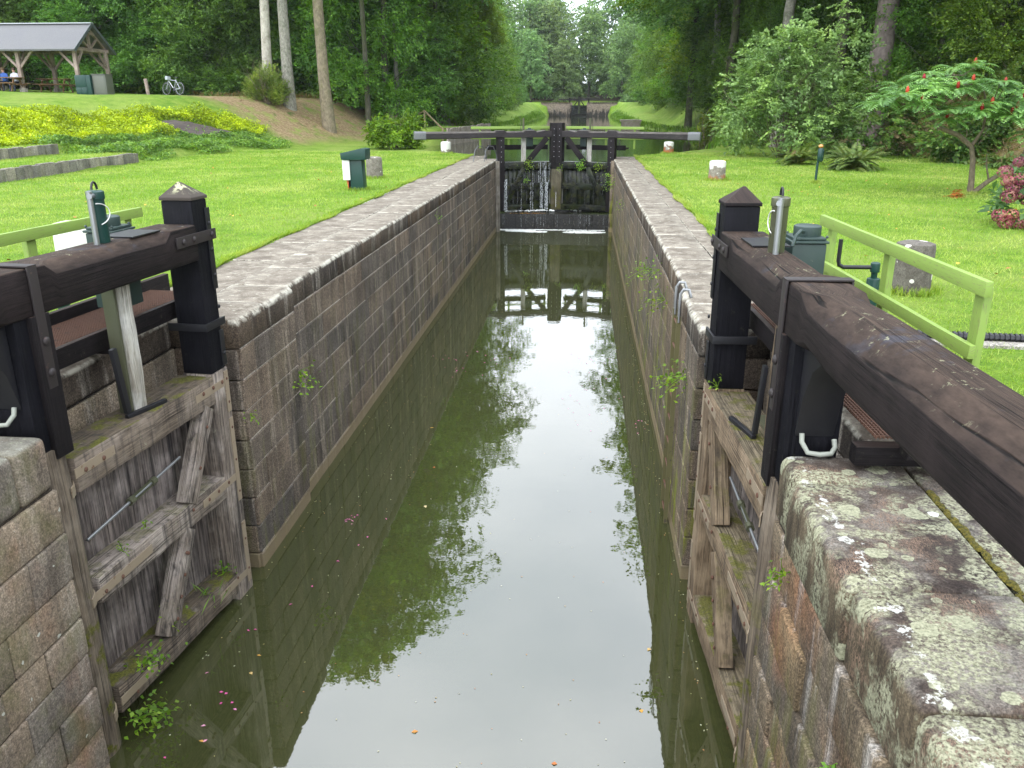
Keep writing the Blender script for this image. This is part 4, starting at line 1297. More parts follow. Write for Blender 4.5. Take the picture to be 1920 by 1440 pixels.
M['leaf_brown'] = m_leaf('dry_bracken', [(0.160, 0.105, 0.040), (0.220, 0.170, 0.060), (0.100, 0.130, 0.030)])
M['grass_blade'] = m_leaf('grass_blade', clump=False, patch=True, cols=[(0.159, 0.299, 0.033), (0.264, 0.418, 0.052), (0.393, 0.499, 0.104)], trans=0.35, hv=0.15)
M['reed'] = m_leaf('reed_leaf', [(0.080, 0.190, 0.020), (0.130, 0.250, 0.030), (0.180, 0.280, 0.060)])
M['flower_red'] = m_leaf('sumac_cone', [(0.220, 0.012, 0.010), (0.330, 0.020, 0.014)], trans=0.05)
M['flower_pink'] = m_leaf('hydrangea_petal', [(0.280, 0.045, 0.085), (0.360, 0.090, 0.120), (0.420, 0.200, 0.150), (0.300, 0.130, 0.070)], trans=0.2)
M['leaf_hydr'] = m_leaf('hydrangea_leaf', [(0.050, 0.120, 0.030), (0.090, 0.180, 0.050), (0.140, 0.240, 0.090)])
M['orange_leaf'] = m_leaf('withered_leaf', [(0.480, 0.130, 0.020), (0.560, 0.240, 0.040)], trans=0.2)
M['bark_pale'] = m_bark('pale_bark', (0.30, 0.27, 0.225), (0.50, 0.47, 0.41), (0.17, 0.165, 0.12), sc=5, vert=0.7)
M['bark_grey'] = m_bark('grey_bark', (0.15, 0.14, 0.115), (0.33, 0.315, 0.27), (0.10, 0.11, 0.065), sc=11, vert=0.5)
M['bark_brown'] = m_bark('brown_bark', (0.13, 0.105, 0.07), (0.27, 0.225, 0.15), (0.12, 0.12, 0.05), sc=8, vert=0.5)
M['bark_moss'] = m_bark('mossy_bark', (0.045, 0.042, 0.03), (0.12, 0.115, 0.08), (0.05, 0.06, 0.02), moss=0.7)
M['bark_pink'] = m_bark('pinkish_bark', (0.12, 0.095, 0.085), (0.25, 0.20, 0.18), (0.10, 0.09, 0.07), sc=7)
M['stem'] = m_bark('stem_bark', (0.10, 0.075, 0.05), (0.20, 0.16, 0.11), (0.09, 0.09, 0.05), sc=20)


def lumpy(d, rng, amp=0.28, k=9):
    a = rng.normal(size=(k, 3)) * 2.6
    ph = rng.uniform(0, 6.28, k)
    return 1 + amp * np.sin(d @ a.T + ph).mean(1) * 2.2


def sprays(lb, P, O, rng, nl, ln, wd, lL, lW, droop=0.25, tilt=0.45):
    """flat leaf sprays at points P pointing along O"""
    k = len(P)
    O = nrmz(O)
    O2 = nrmz(O + np.array([0, 0, -droop]))
    side = nrmz(np.cross(O2, np.array([0, 0, 1.0])) + 1e-6)
    nn = np.cross(side, O2)
    nn = nrmz(nn * np.sign(nn[:, 2:3] + 1e-9) + rng.normal(size=(k, 3)) * 0.25)
    u = rng.uniform(-0.5, 0.5, (k, nl))
    v = rng.uniform(-0.5, 0.5, (k, nl)) * (1.05 - np.abs(u + 0.2) * 1.2)
    c = P[:, None, :] + O2[:, None, :] * (u * ln)[..., None] + side[:, None, :] * (v * wd)[..., None]
    c = c + np.array([0, 0, -1.0]) * ((np.abs(v) * wd * 0.25) + (np.maximum(u, 0) * ln * 0.2))[..., None] + rng.normal(size=(k, nl, 3)) * 0.04 * ln
    d = O2[:, None, :] + side[:, None, :] * (np.sign(v) * rng.uniform(0.2, 1.0, (k, nl)))[..., None] + rng.normal(size=(k, nl, 3)) * 0.3
    n = nn[:, None, :] + rng.normal(size=(k, nl, 3)) * tilt
    q = rng.uniform(0.7, 1.25, k * nl)
    lb.add(c.reshape(-1, 3), d.reshape(-1, 3), n.reshape(-1, 3), lL * q, lW * q)


def crown_batch(seed, lobes, nspray, nl, ln, wd, lL, lW, droop=0.25, shell=0.35):
    """lobes: list of (centre, radii, weight)"""
    rng = np.random.default_rng(seed)
    lb = LB()
    tw = sum(l[2] for l in lobes)
    for c, r, wgt in lobes:
        k = int(nspray * wgt / tw)
        d = rdir(k, rng)
        rad = rng.uniform(shell, 1, k) ** 0.5 * lumpy(d, rng)
        P = np.array(c) + d * np.array(r) * rad[:, None]
        O = d * np.array([1, 1, 0.55]) + rng.normal(size=(k, 3)) * 0.3
        sprays(lb, P, O, rng, nl, ln, wd, lL, lW, droop)
    return lb


def limb(mb, p, d, L, r, depth, rng, up=0.15, ends=None):
    pts, rs = [Vector(p)], [r]
    d = Vector(d).normalized()
    n = 4
    for i in range(n):
        d = (d + Vector((rng.normal() * .16, rng.normal() * .16, rng.normal() * .1 + up * 0.3))).normalized()
        pts.append(pts[-1] + d * L / n)
        rs.append(r * (1 - 0.72 * (i + 1) / n))
    mb.tube(pts, rs, 6 if r > 0.06 else 4)
    if ends is not None:
        ends.append((pts[-1], d))
    if depth:
        for i in range(3):
            k = 2 + i % 3
            a = rng.uniform(0, 6.28)
            dd = (d * 0.8 + Vector((math.cos(a), math.sin(a), rng.uniform(-.1, .5))) * 0.75).normalized()
            limb(mb, pts[k], dd, L * 0.6, rs[k] * 0.7, depth - 1, rng, up, ends)


def make_tree(seed, H, base, R, rt, lobes, mat, bark, nspray, nl, spray, leaf, lean=0.0, bend=0.0, name='tree', nlimb=9, droop=0.25):
    rng = np.random.default_rng(seed)
    t = thing(name, None, None, (0, 0, 0))
    mb = MB()
    pts, rs = [], []
    for i in range(9):
        f = i / 8
        z = -0.5 + f * (H * 0.86 + 0.5)
        pts.append(Vector((lean * z + bend * math.sin(f * 5 + seed) + rng.normal() * 0.012 * H * f * 0.3, bend * math.cos(f * 4 + seed) * 0.6, z)))
        rs.append(rt * (1.28 if i == 0 else 1.0) * (1 - 0.78 * f ** 1.2) + 0.02)
    mb.tube(pts, rs, 14)
    for i in range(nlimb):
        z = base + (H * 0.8 - base) * (i + 0.3) / nlimb
        f = min(0.999, (z + 0.5) / (H * 0.86 + 0.5)) * 8
        k = int(f)
        p = pts[k].lerp(pts[k + 1], f - k)
        a = i * 2.4 + rng.uniform(-.5, .5)
        limb(mb, p, (math.cos(a), math.sin(a), 0.45), R * 0.85 * (1 - 0.45 * (z - base) / (H - base + .1)), rs[k] * 0.38, 1, rng)
    mb.build('trunk', bark, t, smooth=True)
    crown_batch(seed + 5, lobes, nspray, nl, spray[0], spray[1], leaf[0], leaf[1], droop).build('crown', mat, t)
    return t


def tall_lobes(seed, H, base, R):
    rng = np.random.default_rng(seed)
    o = []
    for i in range(11):
        a = i * 2.4 + rng.uniform(-.4, .4)
        f = (i + 0.5) / 11
        z = base + (H - base) * (0.12 + 0.8 * f)
        rr = R * math.sin(PI * (0.22 + 0.68 * f)) * 0.62
        o.append(((rr * math.cos(a), rr * math.sin(a), z), (R * 0.50, R * 0.50, (H - base) * 0.15), 1.0))
    return o


def full_lobes(seed, H, R):
    rng = np.random.default_rng(seed)
    o = []
    for i in range(15):
        a = i * 2.4 + rng.uniform(-.4, .4)
        f = (i + 0.5) / 15
        z = 0.6 + H * 0.9 * f
        rr = R * (1 - f ** 1.9 * 0.85) * 0.66
        o.append(((rr * math.cos(a), rr * math.sin(a), z), (R * 0.47, R * 0.47, H * 0.085 + 0.35), 1.25 - 0.6 * f))
    return o


def relabel(t, label, cat='tree', group=None):
    t['label'] = label
    t['category'] = cat
    if group: t['group'] = group


def gz(x, y):
    return float(terrain(x, y))


# prototypes: made once, the first use moves the prototype itself
PROTO = {}


def proto(kind):
    if kind not in PROTO:
        sd = 100 + 7 * len(PROTO)
        k, v = kind.split(':')
        if k == 'tall':
            H, R = 31, 7.5
            bark = {'a': M['bark_pale'], 'b': M['bark_grey'], 'c': M['bark_brown'], 'd': M['bark_moss'], 'e': M['bark_pink']}[v]
            lm = {'a': M['leaf_mid'], 'b': M['leaf_light'], 'c': M['leaf_mid'], 'd': M['leaf_dark'], 'e': M['leaf_mid']}[v]
            t = make_tree(sd, H, 11.5, R, 0.46 if v == 'e' else 0.28, tall_lobes(sd, H, 11.5, R), lm, bark, 1500, 26, (1.7, 1.1), (0.26, 0.17), bend={'a': .22, 'b': .12, 'c': .38, 'd': .15, 'e': .15}[v], name='tall_tree')
        elif k == 'full':
            H, R = 17, 5.4
            lm = {'a': M['leaf_dark'], 'b': M['leaf_dark'], 'c': M['leaf_mid'], 'd': M['leaf_light']}[v]
            t = make_tree(sd, H, 1.2, R, 0.22, full_lobes(sd, H, R), lm, M['bark_moss'], 1750, 34, (1.9, 1.15), (0.21, 0.135), name='leafy_tree', droop=0.10)
        else:
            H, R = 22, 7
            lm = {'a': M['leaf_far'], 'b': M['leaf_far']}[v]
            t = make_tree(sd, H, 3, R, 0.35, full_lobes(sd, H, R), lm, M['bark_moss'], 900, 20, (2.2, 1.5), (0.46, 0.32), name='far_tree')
        PROTO[kind] = t
        t['used'] = 0
    return PROTO[kind]


def put_tree(kind, x, y, sc, label, group=None, rz=None, dz=-0.15, sz=1.0):
    p = proto(kind)
    rz = random.uniform(0, 6.28) if rz is None else rz
    loc = (x, y, gz(x, y) + dz)
    if not p['used']:
        p['used'] = 1
        p.location = loc; p.rotation_euler[2] = rz; p.scale = (sc, sc, sc * sz)
        o = p
    else:
        o = dup(p, None, loc, rz, (sc, sc, sc * sz))
        if 'group' in o: del o['group']
    relabel(o, label, 'tree', group)
    return o


# --- the tall pale trunks on the bank
put_tree('tall:a', -18.6, 50.0, 0.98, 'tall tree with smooth pale cream trunk rising out of the broom bush', rz=0.6, sz=.95)
put_tree('tall:b', -17.45, 50.2, 1.12, 'tall tree with straight pale grey speckled trunk beside the broom bush', rz=2.0, sz=.84)
put_tree('tall:c', -15.25, 50.6, 1.15, 'tall tree with crooked tan trunk at the top of the dry bank', rz=4.4, sz=.84)
put_tree('tall:d', -14.6, 57.0, 0.62, 'slim straight tree with yellowish mossy trunk in front of the dark wood', rz=1.0, sz=1.5)
put_tree('tall:d', -13.9, 60.0, 0.85, 'dark mossy trunk, thicker of the two standing close together in the wood edge', rz=3.3)
put_tree('tall:b', -13.5, 61.5, 0.55, 'thin grey trunk close behind the dark mossy trunk', rz=5.0, sz=1.6)
put_tree('tall:d', -11.6, 68.0, 0.7, 'short-showing mossy trunk at the edge of the canal wood', rz=0.2, sz=1.2)
# right bank trunks
put_tree('tall:b', 10.4, 46.5, 1.12, 'slim grey trunk rising behind the big pale green shrub, nearest the canal', rz=2.2, sz=.62)
put_tree('tall:d', 12.8, 46.0, 1.15, 'brown ivy-clad trunk between two grey trunks on the wooded hill', rz=1.2, sz=.6)
put_tree('tall:e', 14.0, 43.0, 1.22, 'thick grey furrowed trunk behind the big pale green shrub', rz=3.9, sz=.58)
put_tree('tall:a', 19.0, 36.0, 0.45, 'thin pale trunk on the hill above the sumac', rz=2.9, sz=1.5)

for i, (x, y) in enumerate(((10.2, 63), (10.6, 74), (10.4, 86))):
    put_tree('tall:' + 'dbd'[i], x, y, 1.15, 'tall spreading tree reaching out over the canal beside the reeds', 'spreading trees over the right canal bank', sz=.66)
for i, (x, y) in enumerate(((-12.6, 66), (-13.0, 80))):
    put_tree('tall:' + 'db'[i], x, y, 1.1, 'tall spreading tree reaching out over the towpath and the palisade', 'spreading trees over the towpath', sz=.8)
for i, (x, y, q) in enumerate(((12.4, 56, .5), (12.6, 63, .62), (12.8, 71, .7))):
    put_tree('full:' + 'aca'[i], x, y, q, 'low leafy tree filling the bank between the reeds and the canal wood', 'low trees on the right canal bank')
# --- dark wood behind the shelter
g1 = 'dark leafy trees behind the shelter and bicycle'
lab1 = 'dense dark green tree with layered foliage to the ground behind the shelter lawn'
rr = random.Random(5)
for row, (yy0, n_, sc_) in enumerate(((60.0, 13, 0.78), (66.0, 13, 1.05), (74.0, 12, 1.35))):
    for i in range(n_):
        x = -62 + i * (46.0 / (n_ - 1)) + rr.uniform(-1.2, 1.2) + (row % 2) * 1.8
        y = yy0 + rr.uniform(-1.4, 1.4) + max(0, (-x - 34)) * -0.16
        if row == 0 and x > -24:
            y += 2.0
        put_tree('full:' + 'abca'[rr.randrange(4)], x, y, sc_ * rr.uniform(0.85, 1.15), lab1, g1)
# --- along the canal, left
g2 = 'trees along the canal towpath beyond the dry bank'
lab2 = 'leafy tree overhanging the towpath between the dry bank and the far lock'
for i in range(17):
    y = 72 + i * 7.6 + rr.uniform(-1.5, 1.5)
    x = -14.2 - rr.uniform(0, 2.5) - 3.2 * float(sm(95, 130, y))
    put_tree('full:' + 'acbc'[i % 4], x, y, rr.uniform(0.85, 1.15), lab2, g2)
    put_tree('tall:' + 'db'[i % 2], x - 5 - rr.uniform(0, 3), y + 2, rr.uniform(0.62, 0.8), 'tall tree in the second row of the towpath wood', 'tall second row trees of the towpath wood')
put_tree('full:d', -9.6, 84, 0.36, 'yellow-green bough hanging out over the towpath, brightest in the wood edge', sz=1.0, dz=7.2)
# --- right hill
g3 = 'dark leafy trees on the hill above the sumac'
lab3 = 'dense dark tree with drooping foliage on the hill behind the shrubs'
for row, (dx, n_, sc_) in enumerate(((4.5, 11, 0.62), (9, 11, 0.85), (15, 10, 1.1))):
    for i in range(n_):
        y = 24 + i * 5.0 + rr.uniform(-1.4, 1.4) + row * 1.3
        x = float(xb_r(y)) + dx + rr.uniform(-1.2, 1.2)
        put_tree('full:' + 'abac'[rr.randrange(4)], x, y, sc_ * rr.uniform(0.85, 1.15), lab3, g3)
g4 = 'trees along the right canal bank up to the far lock'
lab4 = 'leafy tree hanging over the canal bank beyond the wooden landing stage'
for i in range(17):
    y = 70 + i * 8.0 + rr.uniform(-1.5, 1.5)
    x = 13.4 + rr.uniform(0, 2.2) + 1.6 * float(sm(110, 150, y))
    put_tree('full:' + 'acbd'[i % 4], x, y, rr.uniform(0.9, 1.2), lab4, g4)
    put_tree('tall:' + 'db'[i % 2], x + 3 + rr.uniform(0, 3), y + 3, rr.uniform(0.85, 1.0), 'tall tree in the second row of the canal bank wood', 'tall second row trees of the canal bank wood')
g5 = 'far trees closing the valley behind the upper lock'
lab5 = 'pale green tree in the distant wood closing the valley behind the upper lock'
for row, (y0, n_, s0) in enumerate(((240, 11, 0.8), (258, 12, 1.1), (282, 12, 1.32))):
    for i in range(n_):
        x = -52 + i * (104 / (n_ - 1)) + rr.uniform(-3, 3) - 3
        put_tree('far:' + 'ab'[i % 2], x, y0 + rr.uniform(-4, 4) + abs(x) * -0.15, s0 * rr.uniform(0.85, 1.15) * (1 + 0.006 * abs(x + 3)), lab5, g5)

# ------------------------------------------------------------------ shrubs


def shrub(name, label, cat, x, y, lobes, mat, nspray, nl, spray, leaf, stems=14, sh=2.5, seed=1, droop=0.1, group=None, stemmat=None, shell=0.2):
    z = gz(x, y) - 0.05
    t = thing(name, label, cat, (x, y, z), group)
    rng = np.random.default_rng(seed)
    mb = MB()
    for i in range(stems):
        a = rng.uniform(0, 6.28); r = rng.uniform(0.1, 0.5)
        p = Vector((x + r * .4 * math.cos(a), y + r * .4 * math.sin(a), z))
        limb(mb, p, (math.cos(a) * r * 1.3, math.sin(a) * r * 1.3, 1), sh * rng.uniform(0.7, 1.1), 0.025, 1, rng)
    mb.build('stems', stemmat or M['stem'], t)
    lb = crown_batch(seed + 3, [((c[0] + x, c[1] + y, c[2] + z), r, w_) for c, r, w_ in lobes], nspray, nl, spray[0], spray[1], leaf[0], leaf[1], droop, shell)
    lb.build('foliage', mat, t)
    return t


lob = []
for i in range(16):
    a = i * 2.4
    f = (i + 0.5) / 16
    lob.append(((2.2 * (1 - 0.45 * f) * math.cos(a), 1.5 * (1 - .4 * f) * math.sin(a), 0.7 + 3.9 * f), (1.25, 1.1, 0.95), 1.1))
for dx, h in ((0.4, 5.2), (1.7, 5.4), (2.4, 5.0), (-0.6, 4.8), (3.0, 4.2), (2.9, 2.6), (3.1, 1.5)):
    lob.append(((dx, 0, h), (0.42, 0.42, 0.75), 0.22))
shrub('large_shrub', 'large spreading pale green shrub on the lawn edge behind the fern', 'shrub', 8.4, 36.6, lob, M['leaf_shrub'], 1500, 20, (0.6, 0.4), (0.135, 0.085), 26, 4.0, 3)
lob = [((0.9 * math.cos(i * 2.4), 0.9 * math.sin(i * 2.4), 0.4 + 1.0 * (i / 9)), (0.75, 0.7, 0.5), 1) for i in range(9)]
shrub('bright_bush', 'bright green leafy bush by the grey end of the far balance beam', 'bush', -9.6, 42.6, lob, M['leaf_bright'], 620, 18, (0.5, 0.35), (0.12, 0.075), 10, 1.6, 9)
shrub('broom_bush', 'spiky yellowish broom bush at the foot of the pale cream trunk', 'bush', -18.4, 49.0, [((0, 0, 1.2), (0.9, 0.8, 0.9), 1), ((0.6, 0, 0.8), (0.8, 0.7, 0.7), .8), ((-0.7, 0, 0.9), (0.7, 0.7, 0.7), .8)], M['leaf_broom'], 800, 16, (0.7, 0.16), (0.17, 0.028), 30, 1.9, 12, droop=-0.9)
lob = [((0.25 * math.cos(i * 2.4), 0.25 * math.sin(i * 2.4), 0.4 + 0.36 * i), (0.75 - 0.08 * i, 0.6 - 0.06 * i, 0.4), 1) for i in range(7)]
shrub('young_shrub', 'airy yellowish-green young shrub beside the reeds, behind the balance beam', 'shrub', 7.3, 52.0, lob, M['leaf_light'], 240, 14, (0.5, 0.3), (0.13, 0.075), 9, 2.6, 15)
shrub('round_bush', 'low round green bush at the water edge near the reeds', 'bush', 8.9, 55.5, [((0, 0, 0.7), (1.3, 1.1, 0.8), 1), ((1.2, .4, 0.6), (1.1, 1, 0.7), 1)], M['leaf_shrub'], 420, 14, (0.5, 0.4), (0.16, 0.1), 8, 1.2, 17)
for i, (x, y, sc_, lab_) in enumerate(((14.4, 33.6, 1.0, 'dark green bramble clump on the bank just behind the sumac'), (16.8, 34.8, 1.2, 'green bush on the bank at the edge of the photo, above the hydrangea'), (12.2, 37.2, 1.9, 'dark bush tucked between the large shrub and the brown bank'))):
    shrub('bank_bush', lab_, 'bush', x, y, [((0, 0, 0.8 * sc_), (1.4 * sc_, 1.1 * sc_, 0.8 * sc_), 1), ((0.7, 0.3, 1.4 * sc_), (1.0 * sc_, .9 * sc_, 0.6 * sc_), .7)], M['leaf_ivy'], 420, 16, (0.6, 0.4), (0.16, 0.10), 8, 1.6, 21 + i)


def frond(lb, p, d, L, droop, npair, ll, lw, rise=0.0, prof=1.0, twist=0.0):
    p = np.array(p, float); d = np.array(d, float); d /= np.linalg.norm(d)
    side0 = np.cross(d, [0, 0, 1.0]); side0 /= max(np.linalg.norm(side0), 1e-6)
    c = p.copy()
    stepL = L / npair
    for i in range(npair):
        f = (i + 0.5) / npair
        d = d + np.array([0, 0, -droop * stepL / L * 2.2]); d /= np.linalg.norm(d)
        c = c + d * stepL
        nn = np.cross(side0, d)
        if nn[2] < 0: nn = -nn
        w_ = ll * (math.sin(PI * min(1, 0.12 + f * 0.88)) ** 0.7) * prof
        for sg in (-1, 1):
            dd = side0 * sg + d * 0.35 + np.array([0, 0, -0.12])
            dd /= np.linalg.norm(dd)
            lb.add(c + dd * w_ * 0.5, dd, nn, w_, lw)
    return c


def fern(name, label, x, y, nf, L, mat, seed, rise=1.1, cat='fern'):
    rng = np.random.default_rng(seed)
    z = gz(x, y) - 0.03
    t = thing(name, label, cat, (x, y, z))
    lb = LB()
    mb = MB()
    for i in range(nf):
        a = i * 2.4 + rng.uniform(-.3, .3)
        rs_ = rng.uniform(0.5, 2.2) * rise
        d = (math.cos(a), math.sin(a), rs_)
        frond(lb, (x + .08 * math.cos(a), y + .08 * math.sin(a), z + 0.05), d, L * rng.uniform(0.75, 1.1), rng.uniform(0.5, 0.95), 22, 0.19 * L, 0.045 * L)
    lb.build('fronds', mat, t)
    lb2 = LB()
    for i in range(40):
        a = rng.uniform(0, 6.28)
        d = np.array([math.cos(a) * .5, math.sin(a) * .5, -0.7])
        lb2.add(np.array([x, y, z + 0.32]) + np.array([math.cos(a), math.sin(a), 0]) * 0.28, d, [math.cos(a), math.sin(a), .4], 0.6, 0.03)
    lb2.build('dead_fronds', M['leaf_brown'], t)
    return t


fern('large_fern', 'large arching fern with dry brown skirt on the lawn beside the green lamp post', 9.2, 29.6, 64, 1.25, M['leaf_fern'], 31)
fern('small_fern', 'feathery fern at the foot of the bank beneath the sumac', 14.6, 30.8, 34, 0.85, M['leaf_fern'], 33)
fern('small_fern', 'dark fern half hidden beside the large shrub', 7.9, 32.2, 40, 1.2, M['leaf_ivy'], 35)

# --- bank covers
def scatter(name, label, mask, nmax, bx, by, mat, hfun, L, W, seed, up=0.6, cat='ground cover'):
    rng = np.random.default_rng(seed)
    x = rng.uniform(*bx, nmax); y = rng.uniform(*by, nmax)
    k = mask(x, y) > rng.uniform(0, 1, nmax)
    x, y = x[k], y[k]
    h = hfun(x, y)
    z = terrain(x, y) + rng.uniform(0.0, 1, len(x)) ** 0.6 * h
    n = rdir(len(x), rng) * 0.7 + np.array([0, 0, 1.0])
    d = rdir(len(x), rng) * np.array([1, 1, 0.5]) + np.array([0, 0, up])
    lb = LB()
    q = rng.uniform(0.7, 1.3, len(x))
    lb.add(np.stack([x, y, z], 1), d, n, L * q, W * q)
    o = lb.build(name, mat)
    return tag(o, label, None, None, 'stuff')


lump = lambda x, y: 0.5 + 0.5 * np.sin(x * 1.9 + np.sin(y * 1.3) * 1.5) * np.sin(y * 1.6 + 0.7 * x)
def yel(x, y):
    r = x - xb_l(y)
    rt = np.interp(y, [16, 30, 36, 40, 44, 46], [-8.0, -8.0, -7.6, -4.9, -3.3, -2.4])
    rb = np.interp(y, [16, 32, 38, 44], [-4.0, -4.0, -3.1, -1.6])
    return sm(0.1, -0.3, r - rb) * sm(-0.3, 0.2, r - rt) * sm(45.3, 44.2, y)
def grn(x, y):
    r = x - xb_l(y)
    rb = np.interp(y, [16, 32, 38, 44], [-4.0, -4.0, -3.1, -1.6])
    return sm(0.4, -0.6, r + 0.5 * np.sin(y * 1.3)) * sm(-0.6, 0.3, r - rb) * sm(30.6, 32.2, y) * sm(44.5, 42.5, y)
TARP = [(-20.5, 39.7), (-20.0, 40.5), (-17.9, 42.2), (-18.8, 39.9)]
def tarp_mask(x, y):
    ins = np.ones_like(x, bool)
    for (ax, ay), (bx_, by_) in zip(TARP, TARP[1:] + TARP[:1]):
        ins &= ((bx_ - ax) * (y - ay) - (by_ - ay) * (x - ax)) < 0.12
    return ins.astype(float)
scatter('yellow_ground_cover', 'bright yellow-green shrubby ground cover on the bank above the concrete steps', lambda x, y: yel(x, y) * (1 - tarp_mask(x, y)), 230000, (-28, -17), (18, 46), M['leaf_yellow'], lambda x, y: 0.12 + 0.42 * lump(x, y), 0.12, 0.06, 41)
scatter('green_ground_cover', 'green creeping ground cover spilling down to the lawn', lambda x, y: grn(x, y) * (1 - 0.96 * tarp_mask(x, y)), 110000, (-23, -14), (30, 46), M['leaf_cover'], lambda x, y: 0.10 + 0.30 * lump(x, y), 0.11, 0.06, 42)
scatter('bank_weeds', 'brown and green weeds on the dry bank under the pale trunks', lambda x, y: 0.6 * sm(-4.8, -6.6, x - xb_l(y)) * sm(-9.5, -7.5, x - xb_l(y)) * sm(46, 49, y), 26000, (-24, -14), (46, 100), M['leaf_brown'], lambda x, y: 0.08 + 0.3 * lump(x, y), 0.2, 0.03, 43, up=1.2)
scatter('undergrowth', 'dark green undergrowth at the foot of the towpath wood', lambda x, y: sm(-3.2, -5, x - xb_l(y) + np.sin(y * .8)) * sm(-11, -9, x - xb_l(y)) * sm(58, 64, y) * (0.35 + 0.65 * lump(x * .6, y * .6)), 42000, (-24, -13), (57, 140), M['leaf_ivy'], lambda x, y: 0.2 + 0.9 * lump(x * .5, y * .5), 0.24, 0.15, 44)
scatter('hill_undergrowth', 'tangled brambles and bracken on the bank behind the sumac', lambda x, y: sm(-0.5, 0.4, x - xb_r(y)) * sm(9, 6, x - xb_r(y)) * (0.3 + 0.7 * lump(x * .7, y * .7)), 42000, (9, 26), (20, 64), M['leaf_ivy'], lambda x, y: 0.15 + 0.75 * lump(x * .6, y * .6) * sm(0.3, 2.5, x - xb_r(y)), 0.17, 0.10, 45)
scatter('dry_bracken', 'dry golden-brown grass on the bank behind the sumac', lambda x, y: sm(-0.1, 0.6, x - xb_r(y)) * sm(4.6, 3.4, x - xb_r(y)) * sm(29, 32, y) * sm(46, 42, y), 14000, (12, 20), (28, 48), M['leaf_brown'], lambda x, y: 0.1 + 0.45 * lump(x, y), 0.3, 0.03, 46, up=-0.3)
def bankside(x, y):
    e = np.where(x < -1.2, ch_l(y) - x, x - ch_r(y))
    return sm(-0.1, 0.25, e) * sm(3.0, 1.4, e)
scatter('bank_grass', 'tall lush grass and reeds along the upper pound banks', lambda x, y: bankside(x, y) * sm(42, 47, y) * np.where(x < -1.2, sm(80, 83, y), 1), 60000, (-14, 12), (42, 205), M['reed'], lambda x, y: 0.12 + 0.4 * lump(x, y * .5), 0.42, 0.07, 47, up=1.6)
lb = LB()
k = 2600
x = RNG.normal(9.6, 0.7, k); y = RNG.normal(50, 1.5, k)
d = np.stack([RNG.normal(0, .16, k), RNG.normal(0, .16, k), np.ones(k)], 1)
lb.add(np.stack([x, y, terrain(x, y) + 0.42], 1), d, rdir(k), RNG.uniform(0.6, 1.2, k), 0.03)
tag(lb.build('reeds', M['reed']), 'upright green reeds at the end of the balance beam', None, None, 'stuff')
# mown lawn blades near the camera
def lawn_blades(n, bx, by, seed, hgt):
    rng = np.random.default_rng(seed)
    y = by[0] + (by[1] - by[0]) * rng.uniform(0, 1, n) ** 1.7
    x = rng.uniform(*bx, n)
    k = ((x < -4.83) | (x > 2.2)) & (np.abs(x + 1.2) < 0.85 * y + 4) & ~((x < -1) & (x - xb_l(y) < 0.0) & (y > 33.5)) & (x < xb_r(y) + 0.3)
    k &= ~((x < -4.0) & (x > -5.02) & (y < 4.75)) & ~((x < 2.95) & (x > 1) & (y < 4.75)) & ~((y > 36.5) & (x > ch_l(y) - 0.5) & (x < ch_r(y) + 0.5))
    x, y = x[k], y[k]
    m_ = len(x)
    s_ = np.clip(y / 12, 0.8, 3.0)
    h = hgt * rng.uniform(0.5, 1.3, m_) * (1 + 0.8 * ((np.abs(x + 4.85) < .12) | (np.abs(x - 2.2) < .12)))
    a = rng.uniform(0, 6.28, m_)
    wv = np.stack([np.cos(a), np.sin(a), np.zeros(m_)], 1) * (0.0045 * s_)[:, None]
    b = np.stack([x, y, terrain(x, y) - 0.004], 1)
    tip = b + np.stack([rng.normal(0, .55, m_) * h, rng.normal(0, .55, m_) * h, h], 1)
    v = np.stack([b - wv, b + wv, tip], 1).reshape(-1, 3)
    return tag(np_mesh('grass', v, m_, M['grass_blade'], None, 3), 'short mown grass blades of the lawn', None, None, 'stuff')
lawn_blades(560000, (-22, 17), (4.5, 40), 51, 0.055)
v = []
for bx_, by_, br_ in ((3.9, 24.9, .25), (3.9, 39.4, .24), (-6.3, 38.6, .24), (-6.25, 24.9, .25), (3.82, 9.7, .23), (-6.65, 10.4, .33), (6.53, 24.2, .05), (-5.75, 21.12, .22), (9.45, 21.3, .10)):  # blade rings added at the bases to give contact shadow
    k = 900
    a = RNG.uniform(0, 6.28, k); r = br_ + np.abs(RNG.normal(0, .05, k))
    b = np.stack([bx_ + r * np.cos(a), by_ + r * np.sin(a), np.full(k, 2.825)], 1)
    h = RNG.uniform(.04, .13, k)
    wv = np.stack([np.cos(a * 7), np.sin(a * 7), a * 0], 1) * .007
    v.append(np.stack([b - wv, b + wv, b + np.stack([RNG.normal(0, .03, k), RNG.normal(0, .03, k), h], 1)], 1).reshape(-1, 3))
for ex, sg in ((-4.87, 1), (2.215, -1)):
    k = 26000
    y = 7.7 + 29.5 * RNG.uniform(0, 1, k) ** 1.5
    x = ex - sg * np.abs(RNG.normal(0, .05, k)) * (0.4 + 0.9 * (np.sin(y * 2.1) * np.sin(y * .77 + 1) > 0))
    x = x + sg * 0.035 * (np.sin(y * 3.3) + np.sin(y * 1.27 + ex))
    b = np.stack([x, y, np.full(k, 2.832)], 1)
    h = RNG.uniform(.03, .10, k)
    a = RNG.uniform(0, 6.28, k)
    wv = np.stack([np.cos(a), np.sin(a), a * 0], 1) * (.004 + .0004 * y)[:, None]
    v.append(np.stack([b - wv, b + wv, b + np.stack([sg * RNG.uniform(-.2, 1.0, k) * h, RNG.normal(0, .5, k) * h, h * .8], 1)], 1).reshape(-1, 3))
v = np.concatenate(v)
tag(np_mesh('grass_tufts', v, len(v) // 3, M['grass_blade'], None, 3), 'longer unmown grass round the bollards and posts', None, None, 'stuff')

